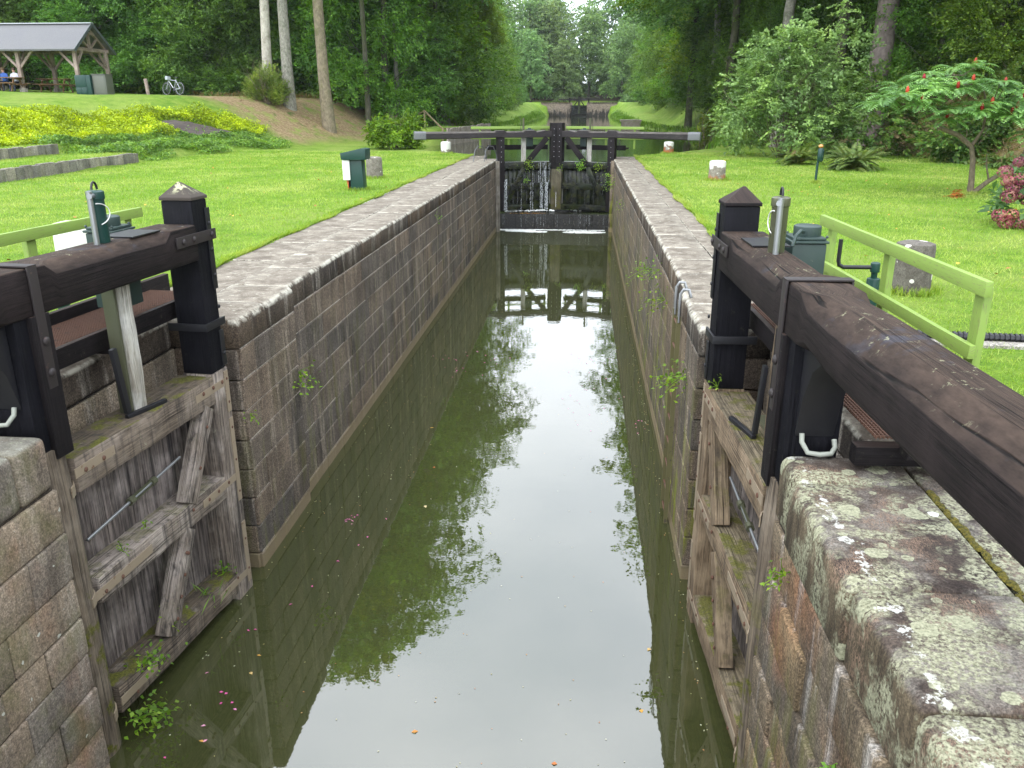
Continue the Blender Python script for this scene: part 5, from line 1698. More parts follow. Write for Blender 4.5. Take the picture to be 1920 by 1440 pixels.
# ------------------------------------------------------------------ sumac
CONES = [(-2.0, 2.30, -.5), (-1.72, 2.12, -.7), (-.93, 2.42, -.6), (-.66, 2.58, -.7), (-1.1, 1.78, -.7), (-.45, 1.95, -.9), (-.25, 2.08, -.9), (0.05, 2.50, -.7), (.48, 2.2, -.8), (.32, 1.98, -.9), (.22, 1.85, -.9), (.7, 2.08, -.8), (.75, 1.45, -.9), (-.38, 2.95, 0), (-1.45, 2.62, 0.1), (1.2, 1.4, -.8), (1.5, 1.62, -.5)]
def sumac(x, y):
    z = gz(x, y)
    t = thing('sumac_tree', 'small crooked sumac tree with upright red cones on the lawn', 'tree', (x, y, z))
    rng = np.random.default_rng(61)
    W = lambda a, b, c: Vector((x + a, y + b, z + c))
    mb = MB()
    mb.tube([W(.02, 0, -.1), W(0, 0, .3), W(-.05, 0, .8), W(-.12, 0.05, 1.12), W(-.45, .1, 1.38), W(-.9, .15, 1.55), W(-1.12, .2, 1.75), W(-1.2, .2, 2.05)], [.085, .07, .06, .06, .055, .05, .045, .04], 10)
    mb.tube([W(-1.1, .18, 1.72), W(-1.4, .2, 2.0), W(-1.75, .2, 2.05), W(-2.1, .25, 2.2)], [.04, .035, .03, .025], 8)
    mb.tube([W(-.12, 0.05, 1.12), W(0.1, .1, 1.5), W(0.2, .3, 2.0), W(0.0, .3, 2.5)], [.045, .035, .03, .025], 8)
    mb.tube([W(-1.2, .2, 2.05), W(-.9, .3, 2.45), W(-.7, .3, 2.8)], [.035, .03, .02], 8)
    mb.tube([W(.05, 0, .0), W(.35, -.05, .3), W(.75, -.1, .6), W(1.05, -.1, .95), W(1.2, 0, 1.5), W(1.15, .1, 2.0)], [.06, .055, .05, .045, .035, .03], 8)
    mb.tube([W(.38, -.05, .33), W(.25, -.1, .65), W(.2, -.1, .95)], [.025, .018, .01], 6)
    mb.build('trunk', M['stem'], t, smooth=True)
    lb = LB()
    mb = MB()
    tips = []
    for i in range(58):
        a = rng.uniform(-2.35, 2.5)
        top = 2.95 - 0.42 * abs(a + 0.75) ** 1.15 if a < 0.2 else 2.5 - 0.2 * (a - .2)
        tips.append((a, rng.uniform(-0.9, 0.9), rng.uniform(min(1.75 if a > -1.4 else 2.0, top - .15), top)))
    for a, c, b in CONES:
        tips.append((a, b + .02, c - .06))
    for a, b, c in tips:
        for j in range(11):
            an = j * 2.4 + rng.uniform(-.4, .4)
            d = (math.cos(an), math.sin(an), rng.uniform(0.25, 1.1))
            frond(lb, W(a, b, c), d, rng.uniform(0.45, 0.65), 0.62, 11, 0.15, 0.04)
    lb.build('leaves', M['leaf_sumac'], t)
    for i, (a, b, c) in enumerate(tips):
        stm = MB()
        base = min(((-1.2, .2, 2.05), (-1.75, .2, 2.05), (0.2, .3, 2.0), (-.7, .3, 2.75), (1.15, .1, 1.9), (-2.1, .25, 2.2)), key=lambda q: (q[0] - a) ** 2 + (q[2] - c) ** 2)
        stm.tube([W(*base), W((a + base[0]) / 2, (b + base[1]) / 2, min(c, base[2]) - .02), W(a, b, c)], [.016, .012, .01], 5)
        stm.build('twig', M['stem'], t)
    cones = CONES
    for a, c, b in cones:
        mb = MB()
        h = rng.uniform(.15, .2)
        p = W(a, b, c)
        mb.lathe([(0.012, p.z), (.04, p.z + .03), (.042, p.z + h * .55), (.026, p.z + h * .85), (.005, p.z + h)], (p.x, p.y), 8)
        mb.build('flower_cone', M['flower_red'], t, smooth=True)
    return t


sumac(9.45, 21.3)
lb = LB()
for i in range(26):
    frond(lb, (8.78 + random.uniform(-.14, .14), 20.6 + random.uniform(-.15, .15), 2.86), (random.uniform(-1, 1), random.uniform(-1, 1), random.uniform(.1, .5)), 0.34, 0.8, 6, 0.12, 0.04)
o = lb.build('withered_branch', M['orange_leaf'])
tag(o, 'small heap of withered orange leaves lying on the lawn by the sumac', 'fallen branch')

# ------------------------------------------------------------------ hydrangea
def hydrangea(x, y):
    z = gz(x, y)
    t = thing('hydrangea', 'hydrangea bush with wine-red and fading pink mophead flowers', 'flowering bush', (x, y, z))
    rng = np.random.default_rng(71)
    lb = LB()
    d = rdir(700, rng)
    d[:, 2] = np.abs(d[:, 2])
    r = rng.uniform(.45, 1, 700) ** .5
    P = np.array([x + 0.55, y, z + 0.1]) + d * np.array([1.05, .95, 1.35]) * r[:, None]
    lb.add(P, d + rng.normal(size=(700, 3)) * .5, np.array([0, 0, 1.0]) + d * .5 + rng.normal(size=(700, 3)) * .3, rng.uniform(.12, .2, 700), rng.uniform(.08, .13, 700))
    lb.build('leaves', M['leaf_hydr'], t)
    mb = MB()
    for i in range(14):
        a = rng.uniform(0, 6.28)
        mb.tube([(x + .5, y, z), (x + .5 + .3 * math.cos(a), y + .3 * math.sin(a), z + .5), (x + .5 + .6 * math.cos(a), y + .6 * math.sin(a), z + .9)], [.012, .01, .008], 5)
    mb.build('stems', M['stem'], t)
    fl = [(-.42, -.3, .95), (-.40, -.4, .80), (-.30, -.4, .68), (-.22, -.3, 1.12), (-.02, -.3, 1.25), (-.36, -.45, .55), (-.46, -.45, .22), (-.28, -.5, .24), (-.20, -.35, .83), (-.05, -.3, .70), (-.16, -.4, .58), (-.02, -.42, .50), (.10, -.45, .60), (.12, -.3, .98), (.16, -.35, .75), (-.33, -.45, .10), (-.12, -.5, .10), (.05, -.55, .16), (.16, -.55, .30), (.26, -.5, .22), (.3, -.4, 1.1), (.36, -.6, .42)]
    for a, b, c in fl:
        lb = LB()
        dd = rdir(150, rng)
        rad = rng.uniform(.10, .135)
        lb.add(np.array([x + a, y + b, z + c]) + dd * rad * np.array([1, 1, .85]), np.cross(dd, rdir(150, rng)), dd + rng.normal(size=(150, 3)) * .3, 0.042, 0.042)
        lb.build('flower_head', M['flower_pink'], t)
    return t


hydrangea(7.75, 15.6)

# ------------------------------------------------------------------ bollards and posts
def bollard(label, x, y, r, h, cols, lean=(0, 0), group='stone mooring bollards along the lock', dk=1.0):
    z = gz(x, y)
    s = S('bollard_stone')
    p = s.tc('Object')
    zz = s.sep(p, 'Z')
    n = s.noise(p, 5.5, 4, 0.7)
    c = s.mix(s.step(s.noise(p, 9, 4, .7), .4, .6), tuple(dk * q for q in (0.16, 0.14, 0.115)), tuple(dk * q for q in (0.26, 0.235, 0.20)))
    c = s.mix(0.7, c, s.ramp(s.noise(p, 60, 3, .7), [(.3, .45), (.7, 1.6)]), 'MULTIPLY')
    wz = s.m('ADD', zz, s.m('MULTIPLY', s.m('SUBTRACT', n, 0.5), 0.9))
    if cols[1]:
        c = s.mix(s.m('MULTIPLY', s.step(wz, cols[2] * h + .04, cols[2] * h - .06), cols[1]), c, (0.33, 0.115, 0.035))
    if cols[0]:
        c = s.mix(s.m('MULTIPLY', s.step(wz, (1 - cols[0] * .5) * h, (1 - cols[0] * .5) * h + 0.03), 1.0), c, (0.62, 0.61, 0.57))
    if cols[3]:
        pd = s.vadd(p, s.vscale(s.noise(p, 12, 3, k='Color'), .05))
        c = s.mix(s.m('LESS_THAN', s.vor(pd, 8), s.m('MULTIPLY', s.m('SUBTRACT', s.sep(s.vor(pd, 8, 'Color'), 'X'), .5), cols[3])), c, (0.6, 0.58, 0.52))
    s.set(Base_Color=c, Roughness=0.9)
    s.bump(s.noise(p, 24, 4, .7), .6, .015)
    mb = MB()
    n_ = 20
    rings = []
    for rr_, q in ((r * 1.02, -.15), (r * 1.03, .02), (r, h * .5), (r * .98, h * .9), (r * .93, h * .97), (r * .7, h), (r * .3, h + .01)):
        rings.append([(x + lean[0] * q + rr_ * math.cos(2 * PI * j / n_) * (1 + .02 * math.sin(j * 3)), y + lean[1] * q + rr_ * math.sin(2 * PI * j / n_), z + q) for j in range(n_)])
    mb.loft(rings)
    return tag(mb.build('bollard', s.mat, smooth=True), label, 'bollard', group)


bollard('stone bollard with patchy white top and rusty foot between coping and green lamp post', 3.9, 24.9, 0.24, 0.56, (0.15, 0.75, 0.5, 0.6))
bollard('small far bollard with strong orange rust on its foot beside the balance beam end', 3.9, 39.4, 0.23, 0.52, (0.2, 1.0, 0.75, 0))
bollard('small bollard splashed with white, under the balance beam by the ladder hoops', -6.3, 38.6, 0.23, 0.52, (0.9, 0.6, 0.15, 1.0))
bollard('plain brownish bollard standing behind the green pedestal', -6.25, 24.9, 0.24, 0.62, (0.0, 0, 0, 0.5), dk=0.8)
bollard('squat mossy bollard with white lichen spots behind the lime handrail', 3.82, 9.7, 0.215, 0.58, (0.0, 0, 0, 1.0), dk=0.5)
bollard('white-painted bollard behind the beam with the green cylinder', -6.65, 10.4, 0.32, 0.60, (1.5, 0, 0, 0))

t = thing('lamp_post', 'short dark green post with an orange ball top beside the fern', 'post', (6.55, 24.2, 2.83))
mb = MB(); mb.tube([(6.53, 24.2, 2.75), (6.53, 24.2, 3.3), (6.56, 24.2, 3.75)], .035, 10); mb.build('pole', M['green'], t, smooth=True)
mb = MB(); mb.lathe([(.06, 3.42), (.085, 3.46), (.085, 3.74), (.06, 3.78)], (6.58, 24.18), 14); mb.build('housing', M['green'], t, bevel=.004)
mb = MB(); mb.ball((6.57, 24.2, 3.83), .07, 12, (1, 1, .75)); mb.build('ball_top', m_paint('orange_ball', (0.62, 0.30, 0.10), .4), t, smooth=True)

t = thing('control_pedestal', 'dark green slant-topped pedestal with a white side panel on the lawn', 'pedestal', (-5.75, 21.1, 2.83))
mb = MB(); mb.loft([[(-5.82 - .14, y_, 2.8), (-5.82 + .26, y_, 2.8), (-5.82 + .23, y_, 3.62), (-5.82 - .12, y_, 3.62)] for y_ in (20.95, 21.3)]); mb.build('column', M['green'], t, bevel=.008)
mb = MB(); mb.prism([(-.32, 3.60), (.30, 3.60), (.31, 3.86), (.20, 3.88), (-.34, 3.76)], lambda a, b, k: (-5.76 + a, k, b), 20.85, 21.38); mb.build('slanted_top', M['green'], t, bevel=.008)
mb = MB(); mb.prism([(-.31, 3.10), (-.13, 3.10), (-.13, 3.59), (-.315, 3.59)], lambda a, b, k: (-5.76 + a, k, b), 20.9, 21.2); mb.build('white_panel', M['white_paint'], t, bevel=.012)
mb = MB(); mb.prism([(-.20, 2.86), (-.12, 2.86), (-.135, 3.09), (-.24, 3.09)], lambda a, b, k: (-5.76 + a, k, b), 20.95, 21.1); mb.build('orange_conduit', M['orange_paint'], t, bevel=.006)


def crank(label, x, y, h, hx, hh, arm):
    z = gz(x, y)
    t = thing('crank_post', label, 'crank', (x, y, z))
    mb = MB(); mb.lathe([(.062, z - .1), (.062, z + h), (.05, z + h + .005)], (x, y), 16); mb.build('pipe', M['green'], t, bevel=.003)
    mb = MB(); mb.lathe([(.03, z + h), (.03, z + h + .06), (.045, z + h + .065), (.045, z + h + .15), (.03, z + h + .16)], (x, y), 12); mb.build('hub', M['green'], t, bevel=.003)
    mb = MB(); zz = z + h + .11
    mb.tube([(x, y, zz), (x + arm[0] * .85, y + arm[1] * .85, zz - .01), (x + arm[0] * .97, y + arm[1] * .97, zz + .01), (x + arm[0], y + arm[1], zz + .05), (x + arm[0], y + arm[1], zz + hh)], .021, 8)
    mb.build('crank_handle', M['black_metal'], t, smooth=True)
    return t


crank('dark green crank post with L-shaped handle behind the lime handrail', 2.86, 8.15, 0.45, 0, .26, (-.34, 0.05))
crank('dark green crank post in front of the white-painted bollard', -5.42, 8.0, 0.42, 0, .22, (.18, .55))

t = thing('cable_duct', 'black ribbed hose lying on a pale concrete strip across the lawn', 'duct', (4.4, 7.3, 2.84))
mb = MB(); mb.bar((2.5, 7.55, 2.835), (9, 7.0, 2.835), .26, .05); mb.build('concrete_strip', M['concrete'], t, bevel=.01)
mb = MB()
mb.tube([(2.5, 7.6, 2.885), (9, 7.05, 2.885)], .035, 8)
for k in range(150):
    f = k / 150
    p0 = Vector((2.5 + 6.5 * f, 7.6 - .55 * f, 2.885))
    mb.tube([p0, p0 + Vector((.02, -.002, 0))], .046, 8)
mb.build('hose', M['black_metal'], t)

# ladders
M['steel'] = m_paint('dull_steel', (0.13, 0.135, 0.14), .5, metal=.5)


def hoop_ladder():
    t = thing('ladder_hoops', 'pair of galvanised ladder hoops at the coping edge by the closed gate', 'ladder', (-4.05, 33.0, 2.85))
    for dx in (0, .42):
        mb = MB()
        mb.tube([(-4.25 + dx * .0 - .0 + dx, 32.6, 2.84), (-4.2 + dx, 32.7, 3.25), (-4.1 + dx, 32.95, 3.42), (-3.95 + dx, 33.2, 3.38), (-3.85 + dx, 33.3, 3.1), (-3.82 + dx, 33.3, 2.84)], .016, 8)
        mb.build('hoop', M['steel'], t, smooth=True)
    return t


hoop_ladder()
t = thing('wall_ladder', 'mossy steel ladder with galvanised tops fixed to the lock wall beside the open gate', 'ladder', (1.13, 9.35, 0))
for dy in (9.12, 9.52):
    mb = MB(); mb.bar((1.13, dy, -.3), (1.13, dy, 2.62), .05, .02, up=(0, 1, 0)); mb.build('side_rail', m_paint('mossy_metal', (0.12, 0.11, 0.045), .8, (0.05, 0.04, 0.03), .6), t)
    mb = MB(); mb.tube([(1.13, dy, 2.55), (1.13, dy, 2.88), (1.16, dy, 2.93), (1.22, dy, 2.93), (1.25, dy, 2.84)], .018, 8); mb.build('grab_rail', M['galv'], t, smooth=True)
for k in range(9):
    mb = MB(); mb.tube([(1.13, 9.12, .1 + .3 * k), (1.13, 9.52, .1 + .3 * k)], .012, 6); mb.build('rung', M['rust'], t)

# ------------------------------------------------------------------ concrete steps of the terrace
def log_edging(label, pts, z0, h):
    t = thing('retaining_edge', label, 'retaining wall', (pts[0][0], pts[0][1], z0))
    P = [Vector((*p, 0)) for p in pts]
    seg = []
    for a, b in zip(P, P[1:]):
        n_ = max(1, int((b - a).length / 0.42))
        for k in range(n_):
            seg.append((a.lerp(b, k / n_), a.lerp(b, (k + 1) / n_)))
    for a, b in seg:
        mb = MB()
        hh = h + random.uniform(-.02, .03)
        d = (b - a).normalized() * .008
        o_ = Vector((random.uniform(-.015, .015), 0, 0))
        mb.bar(a + d + o_ + Vector((0, 0, z0 - .2 + (hh + .2) / 2)), b - d + o_ + Vector((0, 0, z0 - .2 + (hh + .2) / 2)), .16, hh + .2)
        mb.build('block', M['kerb'], t, bevel=.025)
    return t


log_edging('lower row of upright weathered concrete blocks edging the terrace lawn', [(-16.35, 14), (-16.38, 23), (-17.0, 31.0)], 2.84, .36)
log_edging('upper row of upright weathered concrete blocks below the yellow ground cover', [(-19.38, 14), (-19.4, 23), (-19.75, 30.4)], 3.16, .36)
t_ = MB()
rows = []
for i in range(9):
    rr_ = []
    for j in range(7):
        u_, v_ = i / 8, j / 6
        a = Vector((*TARP[0], 0)).lerp(Vector((*TARP[3], 0)), u_); b = Vector((*TARP[1], 0)).lerp(Vector((*TARP[2], 0)), u_)
        q = a.lerp(b, v_)
        rr_.append((q.x, q.y, gz(q.x, q.y) + 0.10 + random.uniform(-.02, .03)))
    rows.append(rr_)
for i in range(8):
    for j in range(6):
        a, b, c, d = rows[i][j], rows[i + 1][j], rows[i + 1][j + 1], rows[i][j + 1]
        t_.loft([[Vector(q) - Vector((0, 0, .03)) for q in (a, b, c, d)], [a, b, c, d]])
s = S('weed_sheet'); s.set(Base_Color=s.mix(s.noise(s.pos(), 3, 4), (0.045, 0.036, 0.034), (0.10, 0.08, 0.07)), Roughness=.7); s.bump(s.noise(s.pos(), 8, 3), .5, .03)
tag(t_.build('weed_sheet', s.mat), 'bare dark brown weed sheet showing through the ground cover', 'sheet')

# ------------------------------------------------------------------ shelter
sl = S('shelter_slate')
uv = sl.tc('Object')
br = sl.n('ShaderNodeTexBrick')
sl.link(sl.map(uv, (4.0, 4.0, 4.0)), br.inputs['Vector'])
br.inputs['Color1'].default_value = (0.085, 0.085, 0.098, 1); br.inputs['Color2'].default_value = (0.145, 0.145, 0.16, 1); br.inputs['Mortar'].default_value = (0.09, 0.09, 0.10, 1)
br.inputs['Mortar Size'].default_value = .03
sl.set(Base_Color=sl.mix(sl.m('MULTIPLY', sl.noise(uv, .8, 3), .5), br.outputs['Color'], (0.16, 0.16, 0.145)), Roughness=.6)
sl.bump(sl.noise(uv, 14, 3), .3, .02)
SHX, SY0, SY1 = -28.85, 47.5, 50.7
sz0 = 5.42
sh = thing('picnic_shelter', 'open timber picnic shelter with a grey slate roof at the wood edge', 'shelter', (-32.5, 49.1, sz0))
posts = [SHX - 3.42 * k for k in range(4)]
for x in posts:
    for y in (SY0, SY1):
        gzz = gz(x, y)
        mb = MB(); mb.box(x - .1, x + .1, y - .1, y + .1, gzz + .2, 8.0); o = mb.build('post', M['shelter_wood'], sh, bevel=.01)
        mb = MB(); mb.box(x - .15, x + .15, y - .15, y + .15, gzz - .3, gzz + .2); mb.build('footing', M['concrete'], o, bevel=.02)
        for sx in (-1, 1):
            if (x == posts[0] and sx > 0): continue
            mb = MB(); mb.bar((x + sx * .08, y, 7.0), (x + sx * .95, y, 7.92), .1, .13); mb.build('brace', M['shelter_wood'], sh)
        sy = 1 if y == SY0 else -1
        mb = MB(); mb.bar((x, y + sy * .08, 7.1), (x, y + sy * .75, 7.9), .1, .13); mb.build('brace', M['shelter_wood'], sh)
    ym = (SY0 + SY1) / 2
    mb = MB(); mb.bar((x, SY0 - .1, 8.0), (x, SY1 + .1, 8.0), .14, .2); mb.build('tie_beam', M['shelter_wood'], sh, bevel=.01)
    for sy in (-1, 1):
        mb = MB(); mb.bar((x, ym + sy * 1.75, 8.02), (x, ym, 9.28), .12, .16); mb.build('rafter', M['shelter_wood'], sh)
        mb = MB(); mb.bar((x, ym + sy * .1, 8.1), (x, ym + sy * .85, 8.62), .1, .11); mb.build('strut', M['shelter_wood'], sh)
    mb = MB(); mb.bar((x, ym, 8.05), (x, ym, 9.1), .13, .13); mb.build('king_post', M['shelter_wood'], sh)
    mb = MB(); mb.bar((x, ym - .45, 8.9), (x, ym + .45, 8.9), .1, .14); mb.build('collar', M['shelter_wood'], sh)
for y in (SY0, SY1):
    mb = MB(); mb.bar((SHX + .2, y, 8.02), (posts[-1] - .4, y, 8.02), .16, .2); mb.build('wall_plate', M['shelter_wood'], sh)
xe0, xe1 = SHX + .35, posts[-1] - .6
ym = (SY0 + SY1) / 2
for sy in (-1, 1):
    mb = MB(); mb.prism([(ym, 9.42), (ym, 9.33), (ym + sy * 2.1, 7.84), (ym + sy * 2.12, 7.93)], lambda a, b, k: (k, a, b), xe0, xe1); mb.build('roof_slope', sl.mat, sh)
    mb = MB(); mb.bar((xe0 + .02, ym + sy * 2.13, 7.86), (xe0 + .02, ym, 9.38), .04, .17); mb.build('barge_board', m_paint('slate_grey_board', (0.10, 0.115, 0.125), .5), sh)
mb = MB(); mb.bar((xe0 + .03, ym, 9.44), (xe1, ym, 9.44), .28, .06); mb.build('ridge_cap', m_paint('zinc', (0.42, 0.44, 0.47), .4, metal=.3), sh, bevel=.01)


def picnic_table(label, x, y, rz):
    z = gz(x, y)
    t = thing('picnic_table', label, 'picnic table', (x, y, z))
    R_ = Matrix.Rotation(rz, 3, 'Z')
    T = lambda a: Vector((x, y, z)) + R_ @ Vector(a)
    for k in range(5):
        mb = MB(T); mb.box(-.95, .95, -.36 + k * .147, -.23 + k * .147, .72, .76); mb.build('tabletop_board', M['table_wood'], t)
    for sy in (-1, 1):
        for k in range(2):
            y0 = sy * (.62 + .14 * k)
            mb = MB(T); mb.box(-.95, .95, y0 - .06, y0 + .06, .42, .46); mb.build('bench_board', M['table_wood'], t)
    for sx in (-.65, .65):
        for sy in (-1, 1):
            mb = MB(T); mb.bar((sx, sy * .58, 0), (sx, sy * .22, .72), .09, .05, up=(1, 0, 0)); mb.build('leg', M['table_wood'], t)
        mb = MB(T); mb.box(sx + .05, sx + .1, -.78, .78, .33, .42); mb.build('bearer', M['table_wood'], t)
        mb = MB(T); mb.box(sx + .05, sx + .1, -.34, .34, .63, .72); mb.build('bearer', M['table_wood'], t)
    return t


picnic_table('wooden picnic table in front of the middle shelter post, people seated at it', -32.9, 47.0, 0.0)
picnic_table('wooden picnic table at the back of the shelter, partly hidden by the post', -31.4, 49.3, 0.1)


def person(label, x, y, zseat, face, top_mat, leg_mat, hair):
    """seated figure, one skinned body; clothing shades by height"""
    z0 = zseat - .45
    t = thing('person', label, 'person', (x, y, z0))
    R_ = Matrix.Rotation(face, 3, 'Z')
    def fig(name, verts, edges, radii, mat, sub=1):
        me = bpy.data.meshes.new(name)
        me.from_pydata([tuple(R_ @ Vector(v)) for v in verts], edges, [])
        o = link(name, me, mat, t)
        md = o.modifiers.new('skin', 'SKIN')
        for v, r in zip(me.skin_vertices[0].data, radii):
            v.radius = (r, r) if not isinstance(r, tuple) else r
        me.skin_vertices[0].data[0].use_root = True
        sb = o.modifiers.new('sub', 'SUBSURF'); sb.levels = sb.render_levels = sub
        return o
    v = [(0, 0, .50), (0, .02, .72), (0, .05, .92), (0, .06, 1.02), (0, .08, 1.10), (0, .09, 1.20), (0, .09, 1.27),
         (.18, .05, .95), (.24, .12, .72), (.16, .33, .76), (.13, .40, .77), (-.18, .05, .95), (-.24, .12, .72), (-.16, .33, .76), (-.13, .40, .77),
         (.10, .03, .50), (.13, .42, .50), (.13, .44, .08), (.13, .56, .05), (-.10, .03, .50), (-.13, .42, .50), (-.13, .44, .08), (-.13, .56, .05)]
    e = [(0, 1), (1, 2), (2, 3), (3, 4), (4, 5), (5, 6), (2, 7), (7, 8), (8, 9), (9, 10), (2, 11), (11, 12), (12, 13), (13, 14), (0, 15), (15, 16), (16, 17), (17, 18), (0, 19), (19, 20), (20, 21), (21, 22)]
    r = [.15, .14, (.17, .12), .06, .07, .095, .07, .06, .05, .04, .035, .06, .05, .04, .035, .09, .07, .055, .045, .09, .07, .055, .045]
    s = S('person_body')
    p = s.tc('Object')
    zz = s.sep(p, 'Z')
    c = s.mix(s.step(zz, .55, .57), leg_mat, top_mat)
    c = s.mix(s.step(zz, 1.04, 1.05), c, (0.42, 0.25, 0.18))
    s.set(Base_Color=c, Roughness=.8)
    fig('body', v, e, r, s.mat)
    mb = MB(lambda a: Vector((x, y, z0)) + R_ @ Vector(a))
    mb.ball((0, .07, 1.235), .112, 12, (1, 1.05, .9))
    h = S('hair'); h.set(Base_Color=hair, Roughness=.7)
    mb.build('hair', h.mat, t, smooth=True)
    return t


zt = gz(-32.9, 47.0)
person('person in a pale striped top seated at the picnic table next to the shelter post', -32.75, 47.68, zt + .44, PI, (0.55, 0.56, 0.62), (0.05, 0.06, 0.10), (0.06, 0.035, 0.02))
person('person in a blue top seated at the picnic table, farther from the post', -33.4, 47.68, zt + .44, PI, (0.035, 0.10, 0.34), (0.04, 0.04, 0.05), (0.10, 0.06, 0.03))

cb = thing('utility_cabinet', 'dark green utility cabinet in front of the shelter corner post', 'cabinet', (-27.55, 46.0, 5.3))
zc = gz(-27.5, 46.0)
mb = MB(); mb.box(-27.95, -27.1, 45.7, 46.2, zc - .1, zc + 1.0); mb.build('body', M['green'], cb, bevel=.015)
mb = MB(); mb.box(-27.97, -27.35, 45.68, 45.70, zc + .38, zc + .99); mb.build('door', M['green'], cb, bevel=.004)
mb = MB(); mb.box(-27.97, -27.66, 45.68, 45.70, zc + .02, zc + .36); mb.build('door', M['green'], cb, bevel=.004)
mb = MB(); mb.box(-27.65, -27.35, 45.68, 45.70, zc + .02, zc + .36); mb.build('door', M['green'], cb, bevel=.004)
cb = thing('utility_cabinet', 'grey metal utility cabinet right beside the dark green one', 'cabinet', (-26.75, 46.2, 5.3))
mb = MB(); mb.box(-27.07, -26.3, 45.85, 46.6, zc - .1, zc + 1.02); mb.build('body', M['grey_box'], cb, bevel=.012)
mb = MB(); mb.box(-26.98, -26.36, 45.83, 45.85, zc + .05, zc + .96); mb.build('door', M['grey_box'], cb, bevel=.004)
mb = MB(); mb.box(-27.08, -26.28, 45.8, 46.62, zc + 1.02, zc + 1.06); mb.build('lid', M['grey_box'], cb, bevel=.008)

x, y = -24.35, 46.6
mb = MB(); mb.tube([(x, y, gz(x, y) - .1), (x - .03, y, gz(x, y) + .45), (x - .07, y, gz(x, y) + .86)], [.1, .1, .095], 10)
tag(mb.build('wooden_post', M['shelter_wood'], bevel=.01), 'short grey wooden post beside the parked bicycle', 'post')


def bicycle(x, y, rz):
    z = gz(x, y)
    t = thing('bicycle', 'silver bicycle parked on the grass by the short wooden post', 'bicycle', (x, y, z))
    R_ = Matrix.Rotation(rz, 3, 'Z') @ Matrix.Rotation(0.12, 3, 'X')
    T = lambda a: Vector((x, y, z)) + R_ @ Vector(a)
    tyre = m_paint('tyre_rubber', (0.03, 0.03, 0.032), .8)
    fr = m_paint('silver_frame', (0.42, 0.44, 0.48), .35, metal=.5)
    for cx in (-.52, .52):
        ring = lambda r: [(cx + r * math.cos(q), 0, .34 + r * math.sin(q)) for q in np.linspace(0, 2 * PI, 25)]
        mb = MB(T); mb.tube(ring(.33), .018, 6); w_ = mb.build('wheel', tyre, t)
        mb = MB(T); mb.tube(ring(.305), .012, 6)
        for q in np.linspace(0, PI, 9)[:-1]:
            mb.tube([(cx + .3 * math.cos(q), 0, .34 + .3 * math.sin(q)), (cx - .3 * math.cos(q), 0, .34 - .3 * math.sin(q))], .003, 4)
        mb.build('rim', M['galv'], w_)
    mb = MB(T)
    for a, b in (((-.52, .34), (-.08, .30)), ((-.52, .34), (-.22, .78)), ((-.08, .30), (-.24, .86)), ((-.08, .30), (.34, .76)), ((-.21, .76), (.33, .82)), ((.52, .34), (.33, .88))):
        mb.tube([(a[0], 0, a[1]), (b[0], 0, b[1])], .019, 6)
    mb.build('frame', fr, t)
    mb = MB(T); mb.loft([[(-.38, -.07, .90), (-.38, .07, .90), (-.38, .06, .95), (-.38, -.06, .95)], [(-.12, -.02, .90), (-.12, .02, .90), (-.12, .015, .93), (-.12, -.015, .93)]]); mb.build('saddle', M['black_metal'], t)
    mb = MB(T); mb.tube([(.33, 0, .86), (.31, 0, 1.02)], .016, 6).tube([(.25, -.29, 1.04), (.33, -.12, 1.03), (.33, .12, 1.03), (.25, .29, 1.04)], .014, 6); mb.build('handlebar', M['black_metal'], t)
    mb = MB(T); mb.box(.30, .50, -.12, .12, .80, 1.0); mb.build('handlebar_bag', m_paint('pale_bag', (0.38, 0.42, 0.45), .7), t, bevel=.03)
    mb = MB(T); mb.tube([(-.08, -.02, .22), (-.08, -.02, .38)], .08, 10); mb.build('chainwheel', M['black_metal'], t)
    return t


bicycle(-23.0, 46.8, 2.75)
gp = thing('orange_post', 'orange-painted leaning post with a brace at the very edge of the photo', 'post', (-28.75, 40.0, 4.6))
zz = gz(-28.75, 40)
mb = MB(); mb.box(-28.85, -28.66, 39.95, 40.07, zz - .1, zz + 1.25); mb.build('post', M['yellow_orange'], gp, bevel=.01)
mb = MB(); mb.bar((-28.9, 40, zz + 3.05), (-28.2, 40, zz + 2.55), .07, .1); mb.build('brace', M['yellow_orange'], gp)
mb = MB(); mb.box(-29.0, -28.86, 39.95, 40.07, zz - .1, zz + 3.2); mb.build('post', M['yellow_orange'], gp, bevel=.01)

# ------------------------------------------------------------------ palisade, fence, landing stage, board
pal = thing('palisade', 'bank wall of close-set upright grey timber planks on the pound side of the gate', 'palisade', (-8.4, 60, ZU))
A, B = Vector((-8.2, 51.0, 0)), Vector((-6.6, 60, 0))
n_ = 28
for k in range(n_):
    a = A.lerp(B, k / n_)
    b = A.lerp(B, (k + 1) / n_)
    h = 0.92 + .18 * k / n_ + random.uniform(-.05, .06)
    mb = MB(); ox = random.uniform(-.02, .02); mb.bar((a.lerp(b, .5).x + ox, a.lerp(b, .5).y, ZU - .7), (a.lerp(b, .5).x + ox, a.lerp(b, .5).y, ZU + h), .1, (b - a).length - .055, up=(b - a).normalized())
    mb.build('plank', M['plank_pale'] if 'plank_pale' in M else M.setdefault('plank_pale', m_wood('pale_plank', (0.24, 0.20, 0.165), (0.44, 0.39, 0.325), (0.50, 0.455, 0.40), streak=.25)), pal)
fn = thing('wooden_fence', 'weathered post-and-rail fence along the top of the plank palisade', 'fence', (-8.9, 62, 3.5))
fpts = [Vector((-12.6, 61, 0))] + [Vector((-10.6, 56.5, 0))] + [A.lerp(B, f) + Vector((-.35, 0, 0)) for f in (0.02, .14, .26, .38, .5, .62, .74, .86, .98)]
